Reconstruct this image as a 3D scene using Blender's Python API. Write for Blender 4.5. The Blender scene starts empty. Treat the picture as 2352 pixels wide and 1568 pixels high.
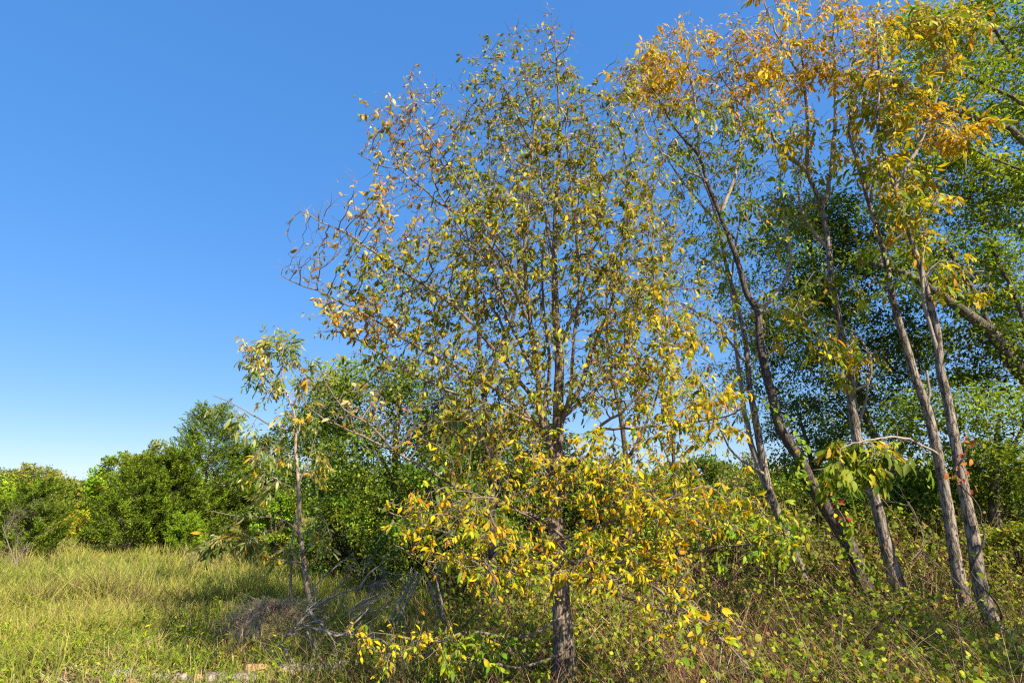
import bpy, math, random
import numpy as np
from mathutils import Vector, Matrix

random.seed(7)
RNG = np.random.default_rng(11)
SC = bpy.context.scene
COL = SC.collection
rad = math.radians

# ------------------------------------------------------------------ camera
CAM_H, PITCH, FPX, CX, CY = 1.7, rad(15.0), 1360.0, 1176.0, 784.0
cam_data = bpy.data.cameras.new('camera')
cam_data.sensor_width = 36.0
cam_data.lens = 36.0 * FPX / 2352.0
cam_data.clip_end = 2000.0
cam = bpy.data.objects.new('camera', cam_data)
COL.objects.link(cam)
cam.location = (0, 0, CAM_H)
cam.rotation_euler = (math.pi / 2 + PITCH, 0, 0)
SC.camera = cam

# ------------------------------------------------------------------ sky and sun
SUN_AZ, SUN_EL = rad(137.0), rad(41.0)      # azimuth clockwise from the view direction (+Y)
world = bpy.data.worlds.new('World')
SC.world = world
world.use_nodes = True
wn, wl = world.node_tree.nodes, world.node_tree.links
wn.clear()
sky = wn.new('ShaderNodeTexSky')
sky.sky_type = 'NISHITA'
sky.sun_disc = False
sky.sun_elevation = SUN_EL
sky.sun_rotation = SUN_AZ
sky.altitude = 0.0
sky.air_density = 1.0
sky.dust_density = 0.5
sky.ozone_density = 10.0
hsv = wn.new('ShaderNodeHueSaturation')
hsv.inputs['Saturation'].default_value = 1.85
hsv.inputs['Hue'].default_value = 0.516
hsv.inputs['Value'].default_value = 1.70
gam = wn.new('ShaderNodeGamma')
gam.inputs['Gamma'].default_value = 0.38
bg = wn.new('ShaderNodeBackground')
bg.inputs['Strength'].default_value = 0.15
wo = wn.new('ShaderNodeOutputWorld')
wl.new(sky.outputs[0], gam.inputs['Color'])
wl.new(gam.outputs[0], hsv.inputs['Color'])
wl.new(hsv.outputs[0], bg.inputs['Color'])
wl.new(bg.outputs[0], wo.inputs['Surface'])

sun_data = bpy.data.lights.new('sun', 'SUN')
sun_data.energy = 5.0
sun_data.angle = rad(0.53)
sun_data.color = (1.0, 0.89, 0.71)
sun = bpy.data.objects.new('sun', sun_data)
COL.objects.link(sun)
SUN_DIR = Vector((math.sin(SUN_AZ) * math.cos(SUN_EL), math.cos(SUN_AZ) * math.cos(SUN_EL), math.sin(SUN_EL)))
sun.rotation_euler = SUN_DIR.to_track_quat('Z', 'Y').to_euler()
sun.location = (10, -10, 20)

SC.view_settings.view_transform = 'Standard'
SC.view_settings.look = 'None'
SC.view_settings.exposure = 1.08
SC.view_settings.gamma = 1.0
SC.render.engine = 'CYCLES'
SC.cycles.max_bounces = 6
SC.cycles.diffuse_bounces = 3
SC.cycles.glossy_bounces = 2
SC.cycles.transmission_bounces = 4
SC.cycles.use_denoising = False
SC.cycles.filter_width = 1.25
SC.cycles.sample_clamp_indirect = 4.0


# ------------------------------------------------------------------ geometry helpers
def at(x, y, Y):
    """photo position (2352 wide) at a forward distance of Y metres -> world point"""
    dx, dy = (x - CX) / FPX, (CY - y) / FPX
    c, s = math.cos(PITCH), math.sin(PITCH)
    d = np.array([dx, c - dy * s, s + dy * c])
    return np.array([0, 0, CAM_H]) + d * (Y / d[1])


def mpp(y, Y):
    """metres that one photo pixel spans at that place"""
    c, s = math.cos(PITCH), math.sin(PITCH)
    return Y / (c - (CY - y) / FPX * s) / FPX


def project(P):
    P = np.asarray(P) - np.array([0, 0, CAM_H])
    c, s = math.cos(PITCH), math.sin(PITCH)
    dep = P[:, 1] * c + P[:, 2] * s
    up = -P[:, 1] * s + P[:, 2] * c
    dd = np.maximum(dep, .01)
    return CX + FPX * P[:, 0] / dd, CY - FPX * up / dd, dep


def sstep(t):
    t = np.clip(t, 0, 1)
    return t * t * (3 - 2 * t)


def gz(x, y):
    x, y = np.asarray(x, float), np.asarray(y, float)
    g = 0.5 * sstep((x - 0.5) / 7) * sstep((y - 6.5) / 7)
    g = g + 0.05 * np.sin(x * .9 + 1.3) * np.cos(y * .7) + 0.03 * np.sin(x * 2.3 + y * 1.7)
    g = g + 0.35 * sstep((y - 18) / 30) * sstep((-x + 2) / 10)
    return g * sstep((60 - np.abs(y)) / 20)


def vnoise(x, y, s, seed=0):
    """cheap smooth noise 0..1"""
    x, y = np.asarray(x) * s, np.asarray(y) * s
    v = np.zeros_like(x)
    r = np.random.default_rng(seed)
    for k in range(5):
        a, b, c, d = r.uniform(.5, 1.6), r.uniform(0, 6.28), r.uniform(0, 6.28), r.uniform(0, 6.28)
        v += np.sin(a * (x * math.cos(b) + y * math.sin(b)) + c + 1.2 * np.sin(.7 * a * (x * math.sin(b) - y * math.cos(b)) + d))
    return np.clip(.5 + v / 6, 0, 1)


def unit(v):
    v = np.asarray(v, float)
    return v / np.maximum(np.linalg.norm(v, axis=-1, keepdims=True), 1e-9)


def make_mesh(name, V, tris=None, quads=None, col=None, smooth=True):
    me = bpy.data.meshes.new(name)
    V = np.asarray(V, np.float32)
    tris = np.zeros((0, 3), np.int32) if tris is None else np.asarray(tris, np.int32)
    quads = np.zeros((0, 4), np.int32) if quads is None else np.asarray(quads, np.int32)
    me.vertices.add(len(V))
    me.vertices.foreach_set('co', V.ravel())
    idx = np.concatenate([tris.ravel(), quads.ravel()])
    me.loops.add(len(idx))
    me.loops.foreach_set('vertex_index', idx)
    nt, nq = len(tris), len(quads)
    me.polygons.add(nt + nq)
    st = np.concatenate([np.arange(nt) * 3, nt * 3 + np.arange(nq) * 4]).astype(np.int32)
    me.polygons.foreach_set('loop_start', st)
    if smooth:
        me.polygons.foreach_set('use_smooth', np.ones(nt + nq, bool))
    me.update(calc_edges=True)
    if col is not None:
        a = me.color_attributes.new('Col', 'FLOAT_COLOR', 'POINT')
        c4 = np.ones((len(V), 4), np.float32)
        c4[:, :3] = col
        a.data.foreach_set('color', c4.ravel())
    return me


class Geo:
    """collects pieces into one mesh"""
    def __init__(self):
        self.V, self.T, self.Q, self.C, self.n = [], [], [], [], 0

    def add(self, V, tris=None, quads=None, col=None):
        V = np.asarray(V, float).reshape(-1, 3)
        if len(V) == 0:
            return
        if tris is not None and len(tris):
            self.T.append(np.asarray(tris) + self.n)
        if quads is not None and len(quads):
            self.Q.append(np.asarray(quads) + self.n)
        if col is None:
            col = np.ones((len(V), 3)) * .5
        self.C.append(np.broadcast_to(np.asarray(col, float), (len(V), 3)))
        self.V.append(V)
        self.n += len(V)

    def mesh(self, name, origin=(0, 0, 0), smooth=True):
        if self.n == 0:
            return make_mesh(name, np.zeros((0, 3)))
        V = np.concatenate(self.V) - np.asarray(origin)
        T = np.concatenate(self.T) if self.T else None
        Q = np.concatenate(self.Q) if self.Q else None
        return make_mesh(name, V, T, Q, np.concatenate(self.C), smooth)


def link(name, me, mat=None, parent=None, loc=None, kind=None):
    o = bpy.data.objects.new(name, me)
    COL.objects.link(o)
    if mat is not None and me is not None and len(me.materials) == 0:
        me.materials.append(mat)
    if parent is not None:
        o.parent = parent
    if loc is not None:
        o.location = loc
    if kind:
        o['kind'] = kind
    return o


def thing(name, label, cat, loc, group=None):
    o = link(name, None, loc=loc)
    o.empty_display_size = .2
    return tag(o, label, cat, group)


def tag(o, label, cat, group=None):
    o['label'] = label
    o['category'] = cat
    if group:
        o['group'] = group
    return o


# ------------------------------------------------------------------ materials
def new_mat(name):
    m = bpy.data.materials.new(name)
    m.use_nodes = True
    n, l = m.node_tree.nodes, m.node_tree.links
    n.clear()
    out = n.new('ShaderNodeOutputMaterial')
    return m, n, l, out


def leaf_mat(name, source, trans=.38, rough=.55, spec=.16, tint=(1.25, 1.15, .6)):
    m, n, l, out = new_mat(name)
    if source == 'attr':
        c = n.new('ShaderNodeAttribute')
        c.attribute_name = 'Col'
        colour = c.outputs['Color']
    else:
        c = n.new('ShaderNodeObjectInfo')
        colour = c.outputs['Color']
    # fine mottling of the blade itself
    tc = n.new('ShaderNodeTexCoord')
    nz = n.new('ShaderNodeTexNoise')
    nz.inputs['Scale'].default_value = 38.0
    nz.inputs['Detail'].default_value = 2.0
    l.new(tc.outputs['Object'], nz.inputs['Vector'])
    mr = n.new('ShaderNodeMapRange')
    mr.inputs['From Min'].default_value = .3
    mr.inputs['From Max'].default_value = .7
    mr.inputs['To Min'].default_value = .78
    mr.inputs['To Max'].default_value = 1.2
    l.new(nz.outputs['Fac'], mr.inputs['Value'])
    mul = n.new('ShaderNodeVectorMath')
    mul.operation = 'SCALE'
    l.new(colour, mul.inputs[0])
    l.new(mr.outputs[0], mul.inputs['Scale'])
    # dry brown blotches
    nb = n.new('ShaderNodeTexNoise')
    nb.inputs['Scale'].default_value = 17.0
    nb.inputs['Detail'].default_value = 3.0
    mpb = n.new('ShaderNodeMapping')
    mpb.inputs['Location'].default_value = (3.1, 7.7, 1.9)
    l.new(tc.outputs['Object'], mpb.inputs['Vector'])
    l.new(mpb.outputs[0], nb.inputs['Vector'])
    rb = n.new('ShaderNodeMapRange')
    rb.inputs['From Min'].default_value = .60
    rb.inputs['From Max'].default_value = .70
    rb.inputs['To Max'].default_value = .55
    l.new(nb.outputs['Fac'], rb.inputs['Value'])
    mb = n.new('ShaderNodeMixRGB')
    mb.inputs[2].default_value = (.20, .105, .04, 1)
    l.new(rb.outputs[0], mb.inputs[0])
    l.new(mul.outputs[0], mb.inputs[1])
    mul = mb
    p = n.new('ShaderNodeBsdfPrincipled')
    p.inputs['Roughness'].default_value = rough
    p.inputs['Specular IOR Level'].default_value = spec
    l.new(mul.outputs[0], p.inputs['Base Color'])
    t = n.new('ShaderNodeBsdfTranslucent')
    tm = n.new('ShaderNodeVectorMath')
    tm.operation = 'MULTIPLY'
    tm.inputs[1].default_value = tint
    l.new(mul.outputs[0], tm.inputs[0])
    l.new(tm.outputs[0], t.inputs['Color'])
    mx = n.new('ShaderNodeMixShader')
    mx.inputs[0].default_value = trans
    l.new(p.outputs[0], mx.inputs[1])
    l.new(t.outputs[0], mx.inputs[2])
    l.new(mx.outputs[0], out.inputs['Surface'])
    return m


def bark_mat(name, light, dark, scale=22.0, stretch=.22, bump=.6, lichen=None):
    m, n, l, out = new_mat(name)
    tc = n.new('ShaderNodeTexCoord')
    mp = n.new('ShaderNodeMapping')
    mp.inputs['Scale'].default_value = (1, 1, stretch)
    l.new(tc.outputs['Object'], mp.inputs['Vector'])
    vo = n.new('ShaderNodeTexVoronoi')
    vo.feature = 'DISTANCE_TO_EDGE'
    vo.inputs['Scale'].default_value = scale * 1.6
    nz = n.new('ShaderNodeTexNoise')
    nz.inputs['Scale'].default_value = scale
    nz.inputs['Detail'].default_value = 6.0
    nz.inputs['Roughness'].default_value = .65
    l.new(mp.outputs[0], nz.inputs['Vector'])
    mixv = n.new('ShaderNodeMixRGB')
    mixv.inputs[0].default_value = .12
    l.new(mp.outputs[0], mixv.inputs[1])
    l.new(nz.outputs['Color'], mixv.inputs[2])
    l.new(mixv.outputs[0], vo.inputs['Vector'])
    cr = n.new('ShaderNodeValToRGB')
    cr.color_ramp.elements[0].position = .02
    cr.color_ramp.elements[0].color = (*dark, 1)
    cr.color_ramp.elements[1].position = .13
    cr.color_ramp.elements[1].color = (*light, 1)
    l.new(vo.outputs['Distance'], cr.inputs[0])
    n2 = n.new('ShaderNodeTexNoise')
    n2.inputs['Scale'].default_value = 3.0
    n2.inputs['Detail'].default_value = 4.0
    l.new(tc.outputs['Object'], n2.inputs['Vector'])
    mr = n.new('ShaderNodeMapRange')
    mr.inputs['From Min'].default_value = .3
    mr.inputs['From Max'].default_value = .7
    mr.inputs['To Min'].default_value = .65
    mr.inputs['To Max'].default_value = 1.25
    l.new(n2.outputs['Fac'], mr.inputs['Value'])
    sc = n.new('ShaderNodeVectorMath')
    sc.operation = 'SCALE'
    l.new(cr.outputs[0], sc.inputs[0])
    l.new(mr.outputs[0], sc.inputs['Scale'])
    base = sc.outputs[0]
    if lichen:
        n3 = n.new('ShaderNodeTexNoise')
        n3.inputs['Scale'].default_value = 9.0
        n3.inputs['Detail'].default_value = 5.0
        l.new(tc.outputs['Object'], n3.inputs['Vector'])
        c3 = n.new('ShaderNodeValToRGB')
        c3.color_ramp.elements[0].position = .58
        c3.color_ramp.elements[1].position = .72
        c3.color_ramp.elements[1].color = (.6, .6, .6, 1)
        l.new(n3.outputs['Fac'], c3.inputs[0])
        mx = n.new('ShaderNodeMixRGB')
        mx.inputs[2].default_value = (*lichen, 1)
        l.new(c3.outputs[0], mx.inputs[0])
        l.new(base, mx.inputs[1])
        base = mx.outputs[0]
    p = n.new('ShaderNodeBsdfPrincipled')
    p.inputs['Roughness'].default_value = .9
    p.inputs['Specular IOR Level'].default_value = .15
    l.new(base, p.inputs['Base Color'])
    add = n.new('ShaderNodeMath')
    add.operation = 'ADD'
    cl = n.new('ShaderNodeMath')
    cl.operation = 'MINIMUM'
    cl.inputs[1].default_value = .25
    l.new(vo.outputs['Distance'], cl.inputs[0])
    m3 = n.new('ShaderNodeMath')
    m3.operation = 'MULTIPLY'
    m3.inputs[1].default_value = .25
    l.new(nz.outputs['Fac'], m3.inputs[0])
    l.new(cl.outputs[0], add.inputs[0])
    l.new(m3.outputs[0], add.inputs[1])
    bp = n.new('ShaderNodeBump')
    bp.inputs['Strength'].default_value = bump
    bp.inputs['Distance'].default_value = .03
    l.new(add.outputs[0], bp.inputs['Height'])
    l.new(bp.outputs[0], p.inputs['Normal'])
    l.new(p.outputs[0], out.inputs['Surface'])
    return m


def attr_mat(name, rough=.85, trans=0.0):
    return leaf_mat(name, 'attr', trans, rough, .1)


def rough_mat(name, c1, c2, c3, scale=3.0, bump=.5):
    m, n, l, out = new_mat(name)
    tc = n.new('ShaderNodeTexCoord')
    nz = n.new('ShaderNodeTexNoise')
    nz.inputs['Scale'].default_value = scale
    nz.inputs['Detail'].default_value = 8.0
    nz.inputs['Roughness'].default_value = .7
    l.new(tc.outputs['Object'], nz.inputs['Vector'])
    cr = n.new('ShaderNodeValToRGB')
    e = cr.color_ramp.elements
    e[0].position, e[0].color = .3, (*c1, 1)
    e[1].position, e[1].color = .7, (*c3, 1)
    k = e.new(.5)
    k.color = (*c2, 1)
    l.new(nz.outputs['Fac'], cr.inputs[0])
    p = n.new('ShaderNodeBsdfPrincipled')
    p.inputs['Roughness'].default_value = .95
    p.inputs['Specular IOR Level'].default_value = .1
    l.new(cr.outputs[0], p.inputs['Base Color'])
    bp = n.new('ShaderNodeBump')
    bp.inputs['Strength'].default_value = bump
    bp.inputs['Distance'].default_value = .05
    l.new(nz.outputs['Fac'], bp.inputs['Height'])
    l.new(bp.outputs[0], p.inputs['Normal'])
    l.new(p.outputs[0], out.inputs['Surface'])
    return m


M_LEAF = leaf_mat('leaf', 'attr')
M_LEAF_OBJ = leaf_mat('leaf_single', 'object')
M_NEEDLE = leaf_mat('juniper_needle', 'attr', .22, .6, .15)
M_GRASS = leaf_mat('grass_blade', 'attr', .3, .6, .15, (1.1, 1.1, .7))
M_STALK = attr_mat('dry_stalk')
M_BARK_MAIN = bark_mat('bark_furrowed_grey', (.29, .23, .175), (.075, .055, .04), 17, .13, .8)
M_BARK_RIDGE = bark_mat('bark_ridged', (.33, .27, .21), (.055, .042, .032), 13, .22, 1.0, (.30, .31, .25))
M_LIMB_PALE = bark_mat('limb_pale_grey', (.38, .33, .27), (.22, .18, .14), 26, .3, .2)
M_BARK_DARK = bark_mat('bark_dark_flaky', (.16, .125, .10), (.03, .024, .02), 18, .3, 1.0, (.24, .27, .20))
M_BARK_PALE = bark_mat('bark_pale_smooth', (.40, .30, .22), (.25, .17, .12), 14, .3, .25)
M_BARK_FAR = bark_mat('bark_far', (.16, .13, .10), (.06, .05, .04), 10, .3, .4)
M_TWIG = bark_mat('twig_bark', (.25, .20, .155), (.13, .10, .075), 40, .3, .15)
M_TWIG_DARK = bark_mat('twig_bark_dark', (.13, .105, .085), (.06, .05, .04), 40, .3, .15)
M_DEAD = bark_mat('weathered_dead_wood', (.34, .30, .25), (.16, .135, .11), 30, .2, .6)
M_LOG = bark_mat('old_log', (.33, .27, .21), (.10, .078, .06), 12, .3, .9)


# ------------------------------------------------------------------ colour palettes (real leaf colours, linear)
PAL = {
    'yellow':  [((.62, .43, .010), 6), ((.50, .44, .014), 4), ((.30, .37, .018), 3), ((.14, .24, .018), 3.5), ((.56, .28, .016), 2)],
    'limey':   [((.32, .40, .015), 4), ((.16, .28, .015), 5), ((.54, .43, .014), 3), ((.10, .18, .015), 2)],
    'olive':   [((.32, .32, .022), 5), ((.17, .23, .02), 5), ((.52, .40, .022), 4), ((.40, .24, .03), 2), ((.10, .155, .018), 2)],
    'tan':     [((.52, .36, .06), 4), ((.46, .24, .05), 3), ((.28, .27, .03), 4), ((.58, .50, .22), 2), ((.26, .12, .035), 1)],
    'orange':  [((.64, .38, .012), 6), ((.62, .44, .014), 4), ((.55, .26, .016), 2), ((.44, .37, .02), 2), ((.20, .22, .02), 1)],
    'gold':    [((.60, .42, .014), 4), ((.40, .38, .016), 4), ((.19, .26, .015), 4), ((.60, .30, .015), 1.5)],
    'hick':    [((.16, .23, .016), 5), ((.26, .33, .018), 4), ((.48, .43, .02), 2.5), ((.09, .15, .015), 2.5), ((.58, .32, .02), .8)],
    'sapling': [((.20, .26, .055), 5), ((.30, .34, .09), 4), ((.12, .17, .03), 3), ((.58, .36, .03), 2), ((.52, .48, .20), 2)],
    'sapgold': [((.58, .38, .03), 4), ((.52, .46, .17), 2), ((.22, .27, .04), 4), ((.46, .24, .06), 1)],
    'green':   [((.10, .165, .013), 5), ((.165, .24, .015), 4), ((.06, .105, .011), 3), ((.29, .33, .02), 1.4)],
    'bright':  [((.21, .31, .014), 5), ((.32, .40, .018), 4), ((.12, .20, .014), 3), ((.42, .42, .02), 1.2)],
    'dull':    [((.27, .30, .04), 5), ((.35, .33, .06), 3), ((.17, .22, .022), 3), ((.44, .33, .10), 1.4)],
    'lime':    [((.25, .38, .016), 5), ((.17, .28, .014), 4), ((.36, .44, .03), 2)],
    'vine':    [((.31, .37, .018), 4), ((.20, .28, .016), 5), ((.45, .42, .025), 2.5), ((.10, .16, .016), 4), ((.42, .24, .04), .8)],
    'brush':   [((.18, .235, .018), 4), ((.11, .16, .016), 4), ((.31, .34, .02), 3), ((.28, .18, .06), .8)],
    'juniper': [((.125, .195, .010), 5), ((.20, .28, .012), 3.5), ((.06, .105, .010), 4)],
    'junlime': [((.18, .30, .012), 5), ((.26, .37, .016), 3), ((.10, .18, .012), 2)],
    'straw':   [((.50, .37, .22), 4), ((.40, .27, .16), 4), ((.56, .46, .28), 2), ((.30, .19, .12), 2)],
    'russet':  [((.24, .11, .07), 4), ((.17, .075, .052), 4), ((.34, .21, .13), 2), ((.10, .05, .04), 2)],
    'litter':  [((.20, .10, .06), 4), ((.30, .17, .09), 3), ((.12, .06, .04), 3), ((.42, .30, .17), 1)],
    'stalk':   [((.30, .185, .11), 4), ((.20, .105, .07), 5), ((.46, .35, .21), 2), ((.10, .058, .042), 3)],
    'red':     [((.38, .035, .03), 3), ((.30, .10, .03), 1), ((.45, .16, .04), 1)],
    'rust':    [((.55, .18, .05), 3), ((.50, .26, .06), 2), ((.5, .04, .03), 1)],
}


def palette(name, n, jit=.16):
    items = PAL[name]
    w = np.array([i[1] for i in items], float)
    c = np.array([i[0] for i in items])
    k = RNG.choice(len(items), n, p=w / w.sum())
    out = c[k] * (1 + RNG.normal(0, jit, (n, 1))) * (1 + RNG.normal(0, .06, (n, 3)))
    return np.clip(out, .004, .68)


# ------------------------------------------------------------------ leaves
def leaf_template(droop=.18, fold=.12, twist=0.0):
    st = [(0, .0), (.26, .42), (.58, .5), (.84, .27), (1.0, 0)]
    V, T, Q = [], [], []
    for i, (t, w) in enumerate(st):
        z = -droop * t * t
        s = twist * (t - .3)
        if w == 0:
            V.append((s * .1, t, z))
        else:
            V += [(-w + s * .1, t, z + fold * w * 2 + s * w), (s * .1, t, z), (w + s * .1, t, z + fold * w * 2 - s * w)]
    T += [(0, 2, 1), (0, 3, 2)]
    for b in (1, 4):
        Q += [(b, b + 1, b + 4, b + 3), (b + 1, b + 2, b + 5, b + 4)]
    T += [(7, 8, 10), (8, 9, 10)]
    return np.array(V), np.array(T), np.array(Q)


TPL_FULL = [leaf_template(.20, .10), leaf_template(.42, .16, .35), leaf_template(.08, .22, -.3), leaf_template(.55, .06, .15)]
TPL_MID = (np.array([(0, 0, 0), (-.45, .45, .12), (0, .5, -.04), (.45, .45, .12), (0, 1, -.16)]),
           np.array([(0, 2, 1), (0, 3, 2), (1, 2, 4), (2, 3, 4)]), None)
TPL_LOW = (np.array([(0, 0, 0), (-.45, .5, .1), (.45, .5, .1), (0, 1, -.1)]), np.array([(0, 2, 1), (1, 2, 3)]), None)
TPL_ELL = (np.array([(0, 0, 0), (-.4, .3, .10), (-.38, .68, .07), (0, 1, -.2), (.38, .68, .02), (.4, .3, .04)]),
           np.array([(0, 5, 1), (2, 4, 3)]), np.array([(1, 5, 4, 2)]))
TPL_RND4 = (np.array([(0, 0, 0), (-.46, .3, .06), (-.4, .76, .04), (0, 1, -.1), (.4, .76, -.02), (.46, .3, .03)]),
            np.array([(0, 5, 1), (2, 4, 3)]), np.array([(1, 5, 4, 2)]))
TPL_ROUND = (np.array([(0, 0, 0), (-.46, .28, .06), (-.4, .78, .04), (0, .5, -.05), (.46, .28, .06), (.4, .78, .04), (0, 1, -.1)]),
             np.array([(0, 3, 1), (1, 3, 2), (2, 3, 6), (6, 3, 5), (5, 3, 4), (4, 3, 0)]), None)
LEAF_MESH = {}


def leaf_frames(A, N):
    A = unit(A)
    side = unit(np.cross(A, N))
    return A, side, np.cross(side, A)


def add_leaves(geo, P, A, N, S, W, C, tpl='full', tipc=None):
    P, A, N = np.asarray(P), np.asarray(A), np.asarray(N)
    n = len(P)
    if n == 0:
        return
    A, side, nn = leaf_frames(A, N)
    groups = [(np.arange(n), {'mid': TPL_MID, 'low': TPL_LOW, 'round': TPL_RND4, 'ell': TPL_ELL}.get(tpl))]
    if tpl == 'full':
        k = RNG.integers(0, len(TPL_FULL), n)
        groups = [(np.where(k == j)[0], TPL_FULL[j]) for j in range(len(TPL_FULL))]
    S = np.broadcast_to(S, (n,)).astype(float)
    W = np.broadcast_to(W, (n,)).astype(float)
    for ids, (tv, tt, tq) in groups:
        if len(ids) == 0:
            continue
        m = len(tv)
        V = P[ids][:, None] + S[ids][:, None, None] * (
            (tv[None, :, 0] * W[ids][:, None])[..., None] * side[ids][:, None]
            + tv[None, :, 1, None] * A[ids][:, None]
            + (tv[None, :, 2] * W[ids][:, None] ** .5)[..., None] * nn[ids][:, None])
        off = (np.arange(len(ids)) * m)[:, None, None]
        T = (tt[None] + off).reshape(-1, 3)
        Q = None if tq is None else (tq[None] + off).reshape(-1, 4)
        C2 = np.repeat(C[ids], m, axis=0)
        geo.add(V.reshape(-1, 3), T, Q, C2)


def leaf_objects(parent, origin, P, A, N, S, W, C, name='leaf'):
    A, side, nn = leaf_frames(A, N)
    for i in range(len(P)):
        k = int(RNG.integers(0, len(TPL_FULL)))
        if k not in LEAF_MESH:
            tv, tt, tq = TPL_FULL[k]
            me = make_mesh('leaf', tv, tt, tq)
            me.materials.append(M_LEAF_OBJ)
            LEAF_MESH[k] = me
        o = bpy.data.objects.new(name, LEAF_MESH[k])
        COL.objects.link(o)
        o.parent = parent
        s, w = float(S[i]), float(W[i])
        X, Y, Z = side[i] * s * w, A[i] * s, nn[i] * s * w ** .5
        L = P[i] - origin
        o.matrix_local = Matrix(((X[0], Y[0], Z[0], L[0]), (X[1], Y[1], Z[1], L[1]), (X[2], Y[2], Z[2], L[2]), (0, 0, 0, 1)))
        o.color = (*C[i], 1)


def split_leaves(P, S, n_single):
    """the leaves that show largest from where the photo was taken"""
    x, y, d = project(P)
    score = S / np.maximum(d, .5)
    score = score * ((x > 8) & (x < 2344) & (y > 8) & (y < 1560) & (d > .5))
    score = score * RNG.uniform(.7, 1, len(P))
    order = np.argsort(-score)
    k = min(n_single, int((score > 0).sum()))
    return order[:k], order[k:]


# ------------------------------------------------------------------ tubes and trees
def tube(geo, pts, rads, k=6, col=None, cap=False, rough=0.0):
    pts, rads = np.asarray(pts, float), np.asarray(rads, float)
    n = len(pts)
    if n < 2:
        return
    t = unit(np.gradient(pts, axis=0))
    mean = np.abs(t).mean(0)
    ref = np.zeros(3)
    ref[int(np.argmin(mean))] = 1
    n1 = unit(ref - (t @ ref)[:, None] * t)
    n2 = np.cross(t, n1)
    a = np.arange(k) * (2 * math.pi / k)
    rr = rads[:, None] * np.ones((n, k))
    if rough:
        rr = rr * (1 + RNG.normal(0, rough, (n, k)))
    V = pts[:, None] + rr[..., None] * (np.cos(a)[None, :, None] * n1[:, None] + np.sin(a)[None, :, None] * n2[:, None])
    i = np.arange(n - 1)[:, None] * k
    j = np.arange(k)[None]
    j2 = (j + 1) % k
    Q = np.stack([i + j, i + j2, i + k + j2, i + k + j], -1).reshape(-1, 4)
    V = V.reshape(-1, 3)
    T = None
    if cap:
        V = np.concatenate([V, pts[:1], pts[-1:]])
        jj = np.arange(k)
        T = np.concatenate([np.stack([np.full(k, n * k), (jj + 1) % k, jj], -1),
                            np.stack([np.full(k, n * k + 1), (n - 1) * k + jj, (n - 1) * k + (jj + 1) % k], -1)])
    geo.add(V, T, Q, col)


def smooth_line(pts, step):
    """Catmull-Rom through pts (N x 4: xyz + radius), resampled"""
    p = np.asarray(pts, float)
    if len(p) == 2:
        p = np.vstack([p[0], (p[0] + p[1]) / 2, p[1]])
    q = np.vstack([2 * p[0] - p[1], p, 2 * p[-1] - p[-2]])
    out = []
    for i in range(1, len(q) - 2):
        n = max(2, int(np.linalg.norm(q[i + 1, :3] - q[i, :3]) / step))
        for t in np.linspace(0, 1, n, endpoint=False):
            out.append(.5 * (2 * q[i] + (q[i + 1] - q[i - 1]) * t + (2 * q[i - 1] - 5 * q[i] + 4 * q[i + 1] - q[i + 2]) * t * t
                             + (3 * q[i] - q[i - 1] - 3 * q[i + 1] + q[i + 2]) * t ** 3))
    out.append(q[-2])
    return np.array(out)


def LB(pts, r0, r1, Y0, Y1=None):
    """a limb from photo positions: radius and depth run from the first value to the second"""
    Y1 = Y0 if Y1 is None else Y1
    n = len(pts)
    res = []
    for i, p in enumerate(pts):
        u = i / max(1, n - 1)
        Y = p[2] if len(p) > 2 else Y0 + (Y1 - Y0) * u
        res.append((*at(p[0], p[1], Y), r0 + (r1 - r0) * u))
    return np.array(res)


def BP(px, py, Y, rx, ry, rY, n, dens, pal, size=1.0):
    m = mpp(py, Y)
    return dict(c=at(px, py, Y), r=np.array([rx * m, rY, ry * m]), n=n, dens=dens, pal=pal, size=size)


def sample_blob(b, n=None):
    n = n or b['n']
    u = unit(RNG.normal(size=(n, 3))) * RNG.uniform(0, 1, (n, 1)) ** .42
    return b['c'] + u * b['r']


def colonise(pos, par, att, step, kill, iters=140, up=.12, noise=.25, infl=9.0):
    pos = [np.asarray(p) for p in pos]
    n0 = len(pos)
    cap = n0 + 26000
    A = np.asarray(att)
    PP = np.zeros((cap, 3))
    PP[:n0] = np.array(pos)
    par = list(par)
    n = n0
    d = np.full(len(A), 1e9)
    near = np.zeros(len(A), int)
    for s in range(0, n0, 200):
        dd = np.linalg.norm(A[:, None] - PP[None, s:min(s + 200, n0)], axis=2)
        k = dd.argmin(1)
        dm = dd[np.arange(len(A)), k]
        m = dm < d
        d[m], near[m] = dm[m], k[m] + s
    alive = d > kill
    A, d, near = A[alive], d[alive], near[alive]
    for it in range(iters):
        if len(A) == 0 or n > cap - 4000:
            break
        act = d < infl
        if not act.any():
            break
        ids, inv = np.unique(near[act], return_inverse=True)
        acc = np.zeros((len(ids), 3))
        np.add.at(acc, inv, unit(A[act] - PP[near[act]]))
        g = unit(acc) + np.array([0, 0, up]) + RNG.normal(0, noise, acc.shape)
        newp = PP[ids] + unit(g) * step
        k = len(newp)
        PP[n:n + k] = newp
        par += ids.tolist()
        dd = np.linalg.norm(A[:, None] - newp[None], axis=2)
        j = dd.argmin(1)
        dm = dd[np.arange(len(A)), j]
        m = dm < d
        d[m], near[m] = dm[m], j[m] + n
        n += k
        alive = d > kill
        A, d, near = A[alive], d[alive], near[alive]
    return PP[:n], np.array(par)


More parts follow.
